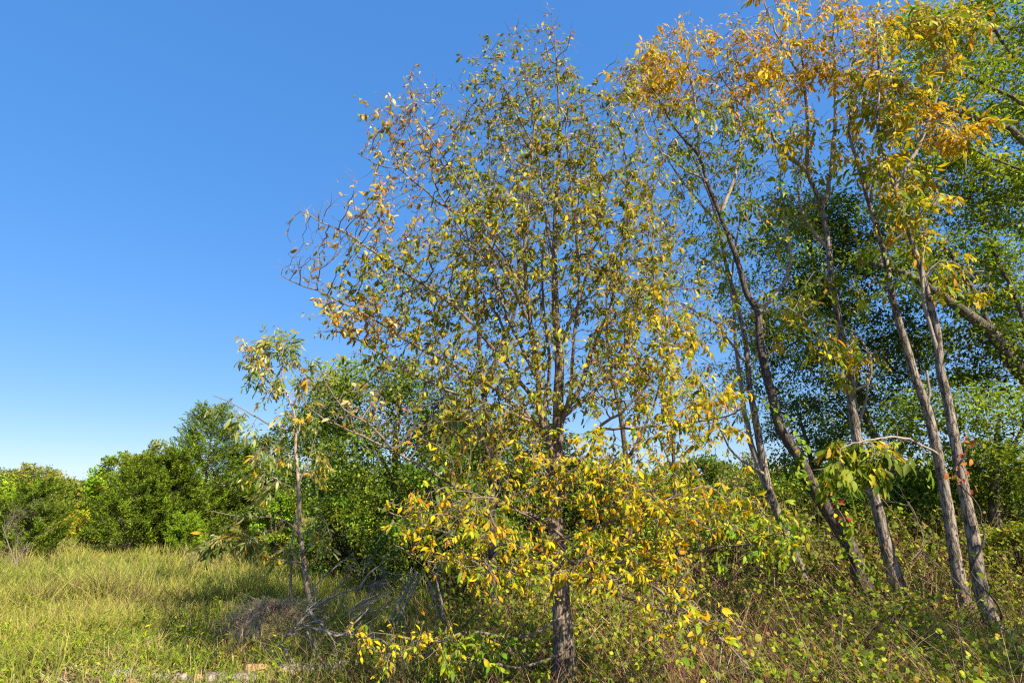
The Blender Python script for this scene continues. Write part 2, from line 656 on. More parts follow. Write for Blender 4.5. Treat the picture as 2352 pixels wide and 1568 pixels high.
def grow_tree(name, label, limbs, blobs, leaf, cat='tree', group=None, step=.1, kill=.16, tip=.0026, up=.12, noise=.25,
              bark=None, twig=None, n_single=0, twiglets=2, twiglet_len=.12, flare=1.5, sides=14, limb_names=None,
              no_twig_mesh=False, base=None, maxr=.03, limb_mat=None, patchy=1.0):
    """a tree: trunk, limbs, branchwork, crown (> single leaves)"""
    bark = bark or M_BARK_MAIN
    twig = twig or M_TWIG
    pos, par, fix, lid = [], [], [], []
    lines = []
    for li, L in enumerate(limbs):
        s = smooth_line(L, step)
        if li == 0:
            s[:, :2] += np.cumsum(RNG.normal(0, step * .015, (len(s), 2)), 0)
        else:
            s[1:, :3] += RNG.normal(0, step * .06, (len(s) - 1, 3))
        if li:
            Pn = np.array(pos)
            k0 = int(np.linalg.norm(Pn - s[0, :3], axis=1).argmin())
            if np.linalg.norm(Pn[k0] - s[0, :3]) > 2.5 * step:
                n = max(2, int(np.linalg.norm(Pn[k0] - s[0, :3]) / step))
                u = np.linspace(0, 1, n, endpoint=False)[1:, None]
                pre = np.hstack([Pn[k0] + (s[0, :3] - Pn[k0]) * u, np.full((n - 1, 1), s[0, 3])])
                s = np.vstack([pre, s])
        else:
            k0 = -1
        idx = []
        for p in s:
            pos.append(p[:3])
            par.append(k0)
            fix.append(max(p[3], .0015))
            lid.append(li)
            k0 = len(pos) - 1
            idx.append(k0)
        lines.append(idx)
    nfix = len(pos)
    att, owner = [], []
    for b in blobs:
        if b['n']:
            att.append(sample_blob(b))
    if att:
        PP, par = colonise(pos, par, np.concatenate(att), step, kill, up=up, noise=noise)
    else:
        PP, par = np.array(pos), np.array(par)
    n = len(PP)
    # little side twigs on the young wood
    kids = np.bincount(par[par >= 0], minlength=n)
    if twiglets and n > nfix:
        free = np.arange(nfix, n)
        q = np.repeat(free, RNG.poisson(np.where(kids[free] == 0, twiglets, twiglets * .35)))
        if len(q):
            dirn = unit(PP[q] - PP[par[q]])
            dd = unit(dirn * .8 + RNG.normal(0, .65, (len(q), 3)) + np.array([0, 0, .1]))
            ln = twiglet_len * RNG.uniform(.5, 1.4, (len(q), 1))
            p1 = PP[q] + dd * ln * .5
            p2 = p1 + unit(dd + RNG.normal(0, .25, dd.shape)) * ln * .5
            PP = np.concatenate([PP, p1, p2])
            par = np.concatenate([par, q, n + np.arange(len(q))])
    n = len(PP)
    ex = 2.3
    area = np.full(n, tip ** ex)
    accum = np.zeros(n)
    for i in range(n - 1, nfix - 1, -1):
        a = max(area[i], accum[i])
        area[i] = a
        if par[i] >= 0:
            accum[par[i]] += a
    R = area ** (1 / ex)
    R[:nfix] = fix
    for i in range(nfix, n):
        R[i] = min(R[i], R[par[i]] * .92, maxr)
    # chains
    main = np.full(n, -1)
    for i in range(n):
        p = par[i]
        if p < 0:
            continue
        if i < nfix and p < nfix and lid[i] == lid[p]:
            main[p] = i
        elif p >= nfix and (main[p] < 0 or R[i] > R[main[p]]):
            main[p] = i
    org = np.array(base if base is not None else PP[0])
    root = thing(name, label, cat, org, group)
    # trunk and limbs
    for li, idx in enumerate(lines):
        g = Geo()
        pts = PP[idx]
        rr = np.array([fix[i] for i in idx])
        if li == 0:
            h = np.arange(len(idx)) * step
            rr = rr * (1 + (flare - 1) * np.exp(-h / (4 * max(fix[0], .03))))
        else:
            k0 = par[idx[0]]
            if k0 >= 0:
                pts = np.vstack([PP[k0], pts])
                rr = np.concatenate([[min(rr[0] * 1.15, R[k0])], rr])
        k = sides if li == 0 else max(6, min(10, int(sides * .7)))
        tube(g, pts, rr, k, rough=.035 if li == 0 else .04, cap=True)
        nm = 'trunk' if li == 0 else (limb_names[li] if limb_names else 'limb')
        link(nm, g.mesh(nm, org), bark if li == 0 else (limb_mat or (bark if rr.max() > .03 else twig)), root)
    # branchwork
    if not no_twig_mesh:
        g = Geo()
        starts = [i for i in range(nfix, n) if main[par[i]] != i]
        for s in starts:
            ch = [par[s], s]
            while main[ch[-1]] >= 0:
                ch.append(main[ch[-1]])
            rr = R[ch].copy()
            rr[0] = min(rr[0], rr[1] * 1.2)
            rr[-1] *= .5
            k = 6 if rr[1] > .018 else (4 if rr[1] > .007 else 3)
            tube(g, PP[ch], rr, k)
        link('branchwork', g.mesh('branchwork', org), twig, root, kind='stuff')
    # leaves
    cen = np.array([b['c'] for b in blobs])
    brr = np.array([b['r'] for b in blobs])
    cand = np.arange(nfix, n)
    cand = cand[R[cand] < leaf.get('rmax', .009)]
    q = ((PP[cand][:, None] - cen[None]) / brr[None])
    bi = (q ** 2).sum(2).argmin(1)
    dens = np.array([b['dens'] for b in blobs])[bi] * leaf['per_node']
    patch = .45 + 1.1 * vnoise(PP[cand][:, 0] * 3 + PP[cand][:, 2] * 1.7, PP[cand][:, 1] * 3 - PP[cand][:, 2] * 2.2, 1.0, len(name))
    cnt = RNG.poisson(dens * patch ** patchy * RNG.gamma(.7, 1 / .7, len(cand)))
    src = np.repeat(np.arange(len(cand)), cnt)
    if len(src) == 0:
        return root
    node, bsrc = cand[src], bi[src]
    m = len(node)
    dirn = unit(PP[node] - PP[np.maximum(par[node], 0)])
    P = PP[node] - dirn * step * RNG.uniform(0, .9, (m, 1)) + RNG.normal(0, leaf.get('spread', .01), (m, 3))
    A = unit(dirn * leaf.get('along', .5) + RNG.normal(0, .55, (m, 3)) + np.array([0, 0, -leaf.get('droop', .5)]))
    N = unit(RNG.normal(0, leaf.get('nrand', .6), (m, 3)) + np.array([.55, -.6, .75]))
    bs = np.array([b['size'] for b in blobs])[bsrc]
    S = leaf['size'] * bs * np.clip(RNG.normal(1, .32, m), .35, 1.8)
    C = np.zeros((m, 3))
    pals = [b['pal'] for b in blobs]
    # neighbouring leaves share a tone: colour is drawn per twig with some jitter
    for pn in set(pals):
        ms = np.array([pals[k] == pn for k in bsrc])
        C[ms] = palette(pn, int(ms.sum()))
    comp = leaf.get('compound', 0)
    W = np.full(m, leaf.get('width', .42)) * np.clip(RNG.normal(1, .14, m), .6, 1.4)
    if comp:
        half = comp // 2
        pat = [(0.0, 1.0, 1.0)]
        for q_ in range(half):
            pat += [(sg * (.85 + .1 * q_), .72 - .42 * q_, .92 - .16 * q_) for sg in (-1, 1)]
        pat = np.array(pat)
        rep = np.repeat(np.arange(m), len(pat))
        kk = np.tile(np.arange(len(pat)), m)
        Au, side, nn = leaf_frames(A[rep], N[rep])
        ang = (pat[kk, 0] + RNG.normal(0, .22, len(kk)))[:, None]
        ra = leaf.get('rachis', 1.25)
        P2 = P[rep] + Au * (S[rep] * pat[kk, 1] * ra)[:, None] + RNG.normal(0, .012, (len(kk), 3))
        A2 = unit(Au * np.cos(ang) + side * np.sin(ang) + np.array([0, 0, -.6]) * RNG.uniform(.3, 1.4, (len(kk), 1)))
        S2 = S[rep] * pat[kk, 2] * RNG.uniform(.75, 1.15, len(kk))
        keep = RNG.uniform(0, 1, len(kk)) < .86
        P, A, N, S, W = P2[keep], A2[keep], unit(nn + RNG.normal(0, .6, nn.shape))[keep], S2[keep], W[rep][keep]
        C = np.clip(C[rep] * RNG.uniform(.8, 1.18, (len(kk), 1)), .004, .66)[keep]
    clus = leaf.get('cluster', 0)
    if clus:
        rep = np.repeat(np.arange(len(P)), clus)
        P = P[rep] + RNG.normal(0, 1, (len(rep), 3)) * np.array(leaf.get('clus_r', (.2, .2, .1)))
        A = unit(A[rep] * .4 + RNG.normal(0, .7, (len(rep), 3)) + np.array([0, 0, -.1]))
        N = unit(RNG.normal(0, .5, (len(rep), 3)) + np.array([.3, -.35, .9]))
        S = S[rep] * RNG.uniform(.7, 1.25, len(rep))
        W = W[rep]
        C = np.clip(C[rep] * (1 + RNG.normal(0, .2, (len(rep), 1))), .004, .6)
    one, rest = split_leaves(P, S, n_single) if n_single else (np.zeros(0, int), np.arange(len(P)))
    g = Geo()
    add_leaves(g, P[rest], A[rest], N[rest], S[rest], W[rest], C[rest], leaf.get('tpl', 'ell'))
    crown = link('crown', g.mesh('crown', org), M_LEAF, root, kind='stuff')
    if len(one):
        leaf_objects(crown, org, P[one], A[one], N[one], S[one], W[one], C[one])
    return root


def ground_pt(x, y):
    return np.array([x, y, float(gz(x, y))])


def rooted(L, sink=.06):
    """bring the first point of a trunk down to the ground along its own lean"""
    L = np.array(L)
    d = L[0, :3] - L[1, :3]
    p = L[0, :3].copy()
    z = float(gz(p[0], p[1])) - sink
    if p[2] > z:
        t = (p[2] - z) / max(.35, -d[2]) if d[2] < 0 else 0
        q = p + d * min(t, 1.2)
        q[2] = z
        L = np.vstack([[*q, L[0, 3]], L])
    else:
        L[0, 2] = z
    return L


# ================================================================== THE SETTING
def build_ground():
    a = np.concatenate([np.linspace(-900, -40, 24), np.arange(-36, 36.1, .6), np.linspace(40, 900, 24)])
    b = np.concatenate([np.linspace(-60, -6, 8), np.arange(-4, 46.1, .6), np.linspace(50, 900, 26)])
    X, Y = np.meshgrid(a, b)
    Z = gz(X, Y)
    nx, ny = len(a), len(b)
    i, j = np.meshgrid(np.arange(nx - 1), np.arange(ny - 1))
    k = (j * nx + i).ravel()
    me = make_mesh('ground', np.stack([X.ravel(), Y.ravel(), Z.ravel()], 1), None, np.stack([k, k + 1, k + nx + 1, k + nx], 1))
    m = rough_mat('soil_and_litter', (.040, .024, .018), (.075, .048, .032), (.12, .09, .05), 2.2, .6)
    return link('ground', me, m, kind='structure')


build_ground()


def in_view(x, y, z, pad=60):
    px, py, d = project(np.stack([x, y, z], 1))
    return (d > .5) & (px > -pad) & (px < 2352 + pad) & (py > -pad) & (py < 1568 + pad)


def add_blades(geo, P, H, Wd, lean, C, segs=2):
    """grass blades: a bent, tapering ribbon each"""
    n = len(P)
    az = RNG.uniform(0, 6.283, n)
    d = np.stack([np.cos(az), np.sin(az), np.zeros(n)], 1)
    f = RNG.uniform(0, 6.283, n)
    s = np.stack([np.cos(f), np.sin(f), np.zeros(n)], 1) * Wd[:, None] * .5
    V = []
    for t in np.linspace(0, 1, segs + 1)[:-1]:
        c = P + np.array([0, 0, 1.0]) * (H * t * (1 - .25 * lean * t))[:, None] + d * (H * lean * t * t)[:, None]
        V += [c - s * (1 - .45 * t), c + s * (1 - .45 * t)]
    V.append(P + np.array([0, 0, 1.0]) * (H * (1 - .25 * lean))[:, None] + d * (H * lean)[:, None])
    m = len(V)
    VV = np.stack(V, 1).reshape(-1, 3)
    off = (np.arange(n) * m)[:, None, None]
    q = np.array([[2 * i, 2 * i + 1, 2 * i + 3, 2 * i + 2] for i in range(segs - 1)])
    t = np.array([[2 * segs - 2, 2 * segs - 1, 2 * segs]])
    Q = (q[None] + off).reshape(-1, 4) if segs > 1 else None
    T = (t[None] + off).reshape(-1, 3)
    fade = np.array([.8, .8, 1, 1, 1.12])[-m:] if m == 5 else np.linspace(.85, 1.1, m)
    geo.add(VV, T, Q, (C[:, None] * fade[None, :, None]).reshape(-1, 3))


def field_points(n, x0, x1, y0, y1, power):
    """random places whose density falls with distance"""
    u = RNG.uniform(0, 1, n)
    e = 1 - power
    y = (y0 ** e + u * (y1 ** e - y0 ** e)) ** (1 / e)
    x = RNG.uniform(x0, x1, n)
    return x, y


def cleared(x, y):
    """thin the growth where logs, stones and the thatch heap lie open"""
    u = RNG.uniform(0, 1, len(x))
    keep = (y > 6.9) | (u < np.where((x > -4.6) & (x < -.6), .18, .55))
    keep &= ~((np.hypot((x + 3.45) / 1.0, (y - 8.3) / 1.1) < 1) & (u > .12))
    keep &= ~((np.hypot((x + 2.3) / 1.1, (y - 7.2) / .5) < 1) & (u > .35))
    return keep


def build_grass():
    g = Geo()
    # open field on the left
    n = 215000
    x, y = field_points(n, -1.02, .12, 5.4, 44, 1.35)
    x = x * y
    keep = (x < 1.2 - .10 * (y - 5)) & (RNG.uniform(0, 1, n) < .35 + .65 * vnoise(x, y, 1.6, 5))
    x, y = x[keep], y[keep]
    z = gz(x, y)
    k = in_view(x, y, z + .3)
    x, y, z = x[k], y[k], z[k]
    n = len(x)
    pn = vnoise(x, y, .55, 3)
    pf = vnoise(x, y, 2.4, 9)
    near = sstep((10.5 - y + .35 * x) / 3.5)
    thin = cleared(x, y)
    x, y, z, pn, pf, near = x[thin], y[thin], z[thin], pn[thin], pf[thin], near[thin]
    n = len(x)
    H = (.20 + .20 * pn + .16 * pf) * RNG.uniform(.5, 1.35, n) * (1 - .45 * near)
    tus = sstep((vnoise(x, y, 3.4, 61) - .62) / .12)
    H = H * (1 + .5 * tus) * (1 - .35 * sstep((vnoise(x, y, .8, 62) - .5) / .4))
    W = .0045 + .0011 * y * RNG.uniform(.5, 1.1, n)
    green = np.array([.205, .28, .034])
    gold = np.array([.43, .395, .08])
    strw = np.array([.46, .36, .15])
    pl = vnoise(x, y, .3, 14)
    f = np.clip(-.12 + .9 * pn + .5 * pl - .45 * near + RNG.normal(0, .26, n), 0, 1)[:, None]
    C = green * (1 - f) + gold * f
    s = (RNG.uniform(0, 1, n) < .10 + .12 * pf)[:, None]
    C = np.where(s, strw, C) * RNG.uniform(.65, 1.25, (n, 1))
    br = (RNG.uniform(0, 1, n) < .25 * sstep((vnoise(x, y, 1.15, 40) - .66) / .2))[:, None]
    C = np.where(br, np.array([.20, .13, .075]), C)
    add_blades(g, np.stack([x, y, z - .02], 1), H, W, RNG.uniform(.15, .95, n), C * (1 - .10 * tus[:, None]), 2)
    o = link('meadow_grass', g.mesh('meadow_grass'), M_GRASS, kind='stuff')
    tag(o, 'knee high yellow green meadow grass covering the open field at left', 'grass')
    # shaded and sparse grass between the trees on the right
    g = Geo()
    n = 42000
    x, y = field_points(n, -.35, 1.0, 3.6, 22, 1.2)
    x = x * y
    z = gz(x, y)
    k = in_view(x, y, z + .3) & (RNG.uniform(0, 1, n) < vnoise(x, y, 1.9, 21) * 1.2)
    x, y, z = x[k], y[k], z[k]
    n = len(x)
    C = palette('stalk', n)
    gr = RNG.uniform(0, 1, n) < .5
    C[gr] = palette('brush', int(gr.sum()))
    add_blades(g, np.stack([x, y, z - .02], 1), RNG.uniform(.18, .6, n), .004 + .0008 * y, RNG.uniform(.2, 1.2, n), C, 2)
    o = link('woodland_grass', g.mesh('woodland_grass'), M_GRASS, kind='stuff')
    tag(o, 'thin dry grass and seedlings growing between the trunks at right', 'grass')


build_grass()


def add_sprigs(gs, gl, B, L, lean, nleaf, lsize, pal, spal='stalk', up=1.0, width=.006, tpl='round', bend=.5, wratio=.9, segs=4):
    """arching stems, each with leaves along it. B base points"""
    n = len(B)
    az = RNG.uniform(0, 6.283, n)
    h = np.stack([np.cos(az), np.sin(az), np.zeros(n)], 1)
    D = unit(h * lean[:, None] + np.array([0, 0, up]))
    K = h * bend * RNG.uniform(.2, 1.2, (n, 1)) + np.array([0, 0, -.55]) * bend * RNG.uniform(.3, 1.3, (n, 1)) + RNG.normal(0, .12, (n, 3))
    C = palette(spal, n)
    V = []
    f = RNG.uniform(0, 6.283, n)
    side = np.stack([np.cos(f), np.sin(f), np.zeros(n)], 1)
    w = np.broadcast_to(width, (n,))
    for t in np.linspace(0, 1, segs + 1):
        c = B + (D * t + K * t * t) * L[:, None]
        s = side * (w * .5 * (1.15 - .8 * t))[:, None]
        V += [c - s, c + s]
    m = len(V)
    off = (np.arange(n) * m)[:, None, None]
    q = np.array([[2 * i, 2 * i + 1, 2 * i + 3, 2 * i + 2] for i in range(segs)])
    gs.add(np.stack(V, 1).reshape(-1, 3), None, (q[None] + off).reshape(-1, 4), np.repeat(C, m, axis=0))
    if nleaf <= 0:
        return
    cnt = RNG.poisson(nleaf, n)
    k = np.repeat(np.arange(n), cnt)
    t = RNG.uniform(.25, 1.0, len(k))[:, None]
    P = B[k] + (D[k] * t + K[k] * t * t) * L[k][:, None] + RNG.normal(0, .012, (len(k), 3))
    A = unit(RNG.normal(0, .8, (len(k), 3)) + np.array([0, 0, .05]))
    N = unit(RNG.normal(0, .55, (len(k), 3)) + np.array([.4, -.5, .9]))
    S = lsize * np.clip(RNG.normal(1, .3, len(k)), .4, 1.8)
    add_leaves(gl, P, A, N, S, np.full(len(k), wratio), palette(pal, len(k), .2), tpl)


def build_undergrowth():
    # dead leaves on the soil
    g = Geo()
    n = 16000
    x, y = field_points(n, -.25, 1.0, 3.4, 18, 1.4)
    x = x * y
    z = gz(x, y)
    k = in_view(x, y, z)
    x, y, z = x[k], y[k], z[k]
    n = len(x)
    add_leaves(g, np.stack([x, y, z + RNG.uniform(.005, .06, n)], 1), RNG.normal(size=(n, 3)) * np.array([1, 1, .35]),
               unit(RNG.normal(0, .45, (n, 3)) + np.array([0, 0, 1.0])), RNG.uniform(.05, .11, n), np.full(n, .55), palette('litter', n), 'mid')
    o = link('leaf_litter', g.mesh('leaf_litter'), M_LEAF, kind='stuff')
    tag(o, 'brown dead leaves lying on the soil under the trees', 'leaf litter')
    # brambles and low vines as one tangle
    gs, gl = Geo(), Geo()
    n = 7300
    x, y = field_points(n, -.05, 1.0, 3.7, 14, 1.15)
    x = x * y
    z = gz(x, y)
    d = vnoise(x, y, 1.5, 33)
    k = in_view(x, y, z + .3) & (x > -.15 * y + .2) & (RNG.uniform(0, 1, n) < sstep((d - .22) / .42) + .08) & (np.hypot(x - .55, y - 5.9) > .25)
    x, y, z = x[k], y[k], z[k]
    n = len(x)
    B = np.stack([x, y, z - .02], 1)
    L = RNG.uniform(.3, .95, n) * (.6 + .8 * vnoise(x, y, .9, 4)) * (.55 + .05 * y + .55 * sstep((y - 8.6) / 2))
    add_sprigs(gs, gl, B, L, RNG.uniform(.2, 1.5, n), 9, .041, 'vine', width=.0045 + .0004 * y, bend=.5)
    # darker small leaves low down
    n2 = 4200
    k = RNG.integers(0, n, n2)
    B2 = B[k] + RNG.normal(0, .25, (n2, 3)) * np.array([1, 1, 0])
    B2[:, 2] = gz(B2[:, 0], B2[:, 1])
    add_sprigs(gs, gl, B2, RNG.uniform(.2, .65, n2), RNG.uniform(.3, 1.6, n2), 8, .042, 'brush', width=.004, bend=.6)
    # the same further back, between the trunks
    n4 = 3600
    x, y = field_points(n4, -.05, 1.05, 11, 26, 1.2)
    x = x * y
    k = (x > -.02 * y) & in_view(x, y, gz(x, y) + .4)
    B4 = np.stack([x[k], y[k], gz(x[k], y[k]) - .02], 1)
    add_sprigs(gs, gl, B4, RNG.uniform(.6, 1.7, len(B4)), RNG.uniform(.2, 1.3, len(B4)), 9, .10, 'brush', width=.012, bend=.5, tpl='low')
    # bare dry stalks
    n3 = 9500
    x, y = field_points(n3, -.08, 1.0, 3.6, 14, 1.2)
    x = x * y
    z = gz(x, y)
    k = in_view(x, y, z + .3) & (x > -.12 * y + .2)
    B3 = np.stack([x[k], y[k], z[k] - .02], 1)
    n3 = len(B3)
    hb = len(B3) // 2
    B3 = B3[RNG.permutation(len(B3))]
    Ba, B3 = B3[:hb], B3[hb:]
    n3 = len(B3)
    add_sprigs(gs, gl, Ba, RNG.uniform(.3, 1.0, hb) * (.55 + .05 * Ba[:, 1] + .6 * sstep((Ba[:, 1] - 8.6) / 2)), RNG.uniform(.05, 1.2, hb), 0, 0, 'vine', 'russet', width=.005 + .0005 * Ba[:, 1], bend=.45, segs=5)
    add_sprigs(gs, gl, B3, RNG.uniform(.3, 1.1, n3) * (.55 + .05 * B3[:, 1] + .6 * sstep((B3[:, 1] - 8.6) / 2)), RNG.uniform(.05, 1.1, n3), 0, 0, 'vine', width=.004 + .0005 * B3[:, 1], bend=.35, segs=5)
    o = link('undergrowth_stems', gs.mesh('undergrowth_stems'), M_STALK, kind='stuff')
    tag(o, 'tangle of thin brown dry stalks and vine stems under the trees', 'undergrowth')
    o = link('undergrowth_foliage', gl.mesh('undergrowth_foliage'), M_LEAF, kind='stuff')
    tag(o, 'small yellow green leaves of low vines covering the forest floor', 'undergrowth')
    # leafy weeds at the near edge of the field
    gs, gl = Geo(), Geo()
    n = 4600
    x, y = field_points(n, -1.0, .05, 5.6, 12, 2.0)
    x = x * y
    z = gz(x, y)
    k = in_view(x, y, z + .2) & (RNG.uniform(0, 1, n) < 1.5 * vnoise(x, y, 1.4, 77) - .2) & (y < 11.5 + .45 * x + 3) & cleared(x, y)
    B = np.stack([x[k], y[k], z[k] - .02], 1)
    n = len(B)
    add_sprigs(gs, gl, B, RNG.uniform(.18, .42, n), RNG.uniform(.1, .9, n), 12, .042, 'bright', 'brush', width=.006, tpl='mid', bend=.3, wratio=.34)
    gl.add(np.concatenate(gs.V), None, np.concatenate(gs.Q), np.concatenate(gs.C))
    o = link('field_weeds', gl.mesh('field_weeds'), M_LEAF, kind='stuff')
    tag(o, 'low green leafy weeds mixed into the grass at bottom left', 'weeds')


build_undergrowth()

# ================================================================== THE BIG YELLOW TREE
Y0 = 5.9
LEAF_SMALL = dict(size=.060, width=.41, droop=.7, along=.5, per_node=1.85, rmax=.0062, nrand=.65, spread=.012)
main_limbs = [
    rooted(LB([(1299, 1580), (1294, 1470), (1288, 1380), (1279, 1250), (1273, 1150), (1272, 1080), (1280, 1010), (1282, 914), (1284, 832), (1278, 757),
               (1274, 663), (1272, 588), (1276, 450), (1284, 320), (1280, 190), (1273, 80)], .092, .006, Y0)),
    LB([(1274, 1075), (1259, 1012), (1241, 944), (1239, 899), (1226, 806), (1212, 682), (1205, 588), (1216, 430), (1225, 290), (1205, 190)], 0.0407, 0.0040, 5.85, 5.5),
    LB([(1284, 985), (1297, 944), (1334, 888), (1353, 820), (1379, 760), (1406, 693), (1424, 607), (1440, 480), (1436, 360), (1415, 260)], 0.0355, 0.0040, 5.9, 6.1),
    LB([(1278, 1160), (1310, 1110), (1348, 1053), (1383, 974), (1427, 948), (1484, 886), (1534, 823), (1575, 740)], 0.0237, 0.0048, 5.85, 5.2),
    LB([(1372, 985), (1434, 984), (1560, 973), (1664, 957), (1712, 930)], 0.0133, 0.0040, 5.7, 5.0),
    LB([(1272, 1200), (1150, 1160), (1042, 1113), (926, 1046), (832, 1001), (738, 959), (690, 915)], 0.0163, 0.0040, 5.8, 4.9),
    LB([(900, 1030), (850, 975), (790, 940), (745, 870)], 0.0104, 0.0032, 5.1, 4.9),
    LB([(1250, 1000), (1160, 910), (1087, 862), (1038, 836), (948, 791), (880, 745), (776, 689), (690, 652), (645, 632)], 0.0207, 0.0032, 5.85, 5.1),
    LB([(1245, 940), (1150, 820), (1050, 710), (925, 623), (858, 578), (798, 537), (738, 510), (690, 485)], 0.0207, 0.0032, 5.85, 5.0),
    LB([(1226, 760), (1130, 570), (1057, 495), (1012, 469), (959, 424), (911, 387), (866, 380), (822, 350)], 0.0163, 0.0032, 5.8, 5.2),
    LB([(1216, 690), (1140, 560), (1057, 428), (1038, 394), (1008, 342), (963, 282), (925, 225)], 0.0148, 0.0032, 5.8, 5.5),
    LB([(1120, 610), (1040, 500), (1000, 424), (985, 368), (967, 308), (950, 240)], 0.0104, 0.0032, 5.6, 5.4),
    LB([(1240, 880), (1180, 760), (1140, 650), (1120, 500), (1125, 350), (1110, 210)], 0.0192, 0.0032, 5.8, 6.4),
    LB([(1284, 800), (1330, 690), (1360, 560), (1370, 420), (1345, 280), (1325, 180)], 0.0192, 0.0032, 5.95, 6.3),
    LB([(1276, 620), (1250, 480), (1235, 360), (1170, 230), (1140, 150)], 0.0133, 0.0032, 5.9, 5.5),
    LB([(1277, 1270), (1170, 1250), (1060, 1235), (950, 1195), (868, 1165)], 0.0148, 0.0040, 5.8, 4.85),
    LB([(1278, 1300), (1180, 1310), (1090, 1280), (1000, 1290), (900, 1250)], 0.0133, 0.0032, 5.7, 4.7),
    LB([(1279, 1240), (1400, 1200), (1520, 1150), (1620, 1120), (1680, 1150)], 0.0163, 0.0040, 5.8, 4.9),
    LB([(1281, 1290), (1420, 1290), (1560, 1275), (1700, 1250), (1850, 1255)], 0.0178, 0.0032, 5.75, 4.7),
    LB([(1280, 1260), (1330, 1300), (1380, 1330), (1440, 1340), (1520, 1330)], 0.0133, 0.0032, 5.7, 4.6),
    LB([(1278, 1220), (1220, 1190), (1150, 1150), (1080, 1140)], 0.0133, 0.0032, 5.7, 4.7),
    LB([(1288, 1420), (1200, 1462), (1080, 1450), (980, 1470), (860, 1450)], 0.0148, 0.0032, 5.75, 4.95),
    LB([(1290, 1500), (1190, 1530), (1060, 1510), (960, 1500), (880, 1520)], 0.0133, 0.0032, 5.75, 5.1),
    LB([(1282, 1320), (1400, 1360), (1520, 1400), (1620, 1440), (1700, 1500)], 0.0118, 0.0032, 5.6, 4.3),
    LB([(1276, 1060), (1250, 960), (1262, 840), (1250, 720), (1245, 600), (1260, 480), (1255, 340), (1240, 200)], .022, .004, 5.8, 6.3),
    LB([(1280, 1000), (1310, 900), (1318, 780), (1330, 660), (1322, 540), (1310, 420), (1300, 280), (1310, 180)], .022, .004, 5.9, 5.5),
    LB([(1262, 1020), (1200, 930), (1170, 850), (1150, 740), (1100, 660), (1075, 560), (1060, 440), (1050, 330)], .022, .004, 5.8, 6.1),
    LB([(1255, 985), (1130, 930), (1040, 900), (930, 850), (840, 790), (770, 760)], .018, .004, 5.85, 5.2),
    LB([(1290, 960), (1380, 880), (1440, 780), (1480, 660), (1500, 540), (1495, 430)], .022, .004, 5.9, 5.9),
]
main_blobs = [
    BP(960, 830, 5.4, 150, 60, .7, 180, 1.0, 'olive', .88),
    BP(1100, 960, 5.5, 170, 70, .8, 160, 1.0, 'olive', .9),
    BP(1490, 470, 6.0, 90, 150, .9, 170, .9, 'olive', .88),
    BP(1560, 700, 5.9, 80, 130, .8, 130, .8, 'olive', .88),
    BP(1420, 250, 6.0, 90, 90, .7, 60, .5, 'olive', .88),
    BP(1260, 110, 5.9, 90, 45, .5, 50, .25, 'tan', .88),
    BP(1190, 235, 5.9, 180, 130, .9, 333, 1.1, 'olive', .88),
    BP(1330, 400, 6.0, 170, 190, 1.1, 478, 1.25, 'olive', .88),
    BP(1110, 440, 5.9, 150, 190, 1.1, 435, .9, 'olive', .88),
    BP(960, 340, 5.6, 115, 160, .8, 300, .42, 'tan', .95),
    BP(880, 300, 5.5, 60, 90, .4, 58, .3, 'tan'),
    BP(1220, 620, 5.8, 300, 170, 1.4, 812, 1.0, 'olive', .88),
    BP(1430, 620, 5.9, 130, 210, 1.2, 377, 1.3, 'olive', .88),
    BP(950, 680, 5.5, 170, 120, .9, 420, 1.2, 'olive', .88),
    BP(900, 520, 5.4, 110, 90, .7, 145, .5, 'tan'),
    BP(770, 550, 5.2, 110, 90, .45, 108, .10, 'tan'),
    BP(715, 625, 5.1, 75, 45, .3, 65, .12, 'tan'),
    BP(850, 745, 5.3, 110, 70, .6, 200, 1.2, 'tan'),
    BP(1200, 870, 5.7, 270, 120, 1.2, 435, .8, 'olive', .88),
    BP(1480, 830, 5.8, 130, 150, 1.1, 333, 1.2, 'yellow', .95),
    BP(1580, 960, 5.4, 130, 90, .8, 217, 1.1, 'yellow'),
    BP(860, 950, 5.1, 150, 60, .4, 101, .25, 'tan'),
    BP(1080, 1010, 5.3, 160, 60, .7, 116, .6, 'yellow'),
    BP(1330, 1090, 5.3, 240, 90, .8, 362, 1.0, 'yellow', 0.86),
    BP(1540, 1160, 5.0, 210, 95, .7, 435, 1.15, 'yellow', 0.86),
    BP(1740, 1235, 4.8, 125, 70, .45, 188, 1.6, 'limey', .92),
    BP(1030, 1190, 4.95, 150, 75, .5, 246, 1.2, 'yellow', 0.86),
    BP(1200, 1290, 4.9, 230, 80, .5, 377, 1.05, 'yellow', 0.86),
    BP(1430, 1310, 4.8, 180, 60, .5, 217, 1.2, 'yellow', 0.86),
    BP(920, 1470, 5.0, 130, 50, .35, 159, .8, 'yellow', .78),
    BP(1080, 1500, 5.2, 110, 40, .4, 87, 1.3, 'limey'),
    BP(1600, 1430, 4.5, 120, 70, .3, 87, .8, 'yellow'),
]
grow_tree('yellow_leaved_tree', 'tall many stemmed tree with small yellow and green leaves, grey trunk at bottom centre',
          main_limbs, main_blobs, LEAF_SMALL, step=.075, kill=.11, tip=.0021, n_single=300, twiglets=2.3, twiglet_len=.16,
          bark=M_BARK_MAIN, sides=20, up=.22, noise=.24, maxr=.012)

# ================================================================== THE FIVE TALL TREES AT RIGHT
LEAF_HICK = dict(size=.114, width=.36, droop=.8, along=.5, per_node=.70, rmax=.010, compound=5, spread=.02, rachis=1.5)
TALL = 'tall slender trees at right'

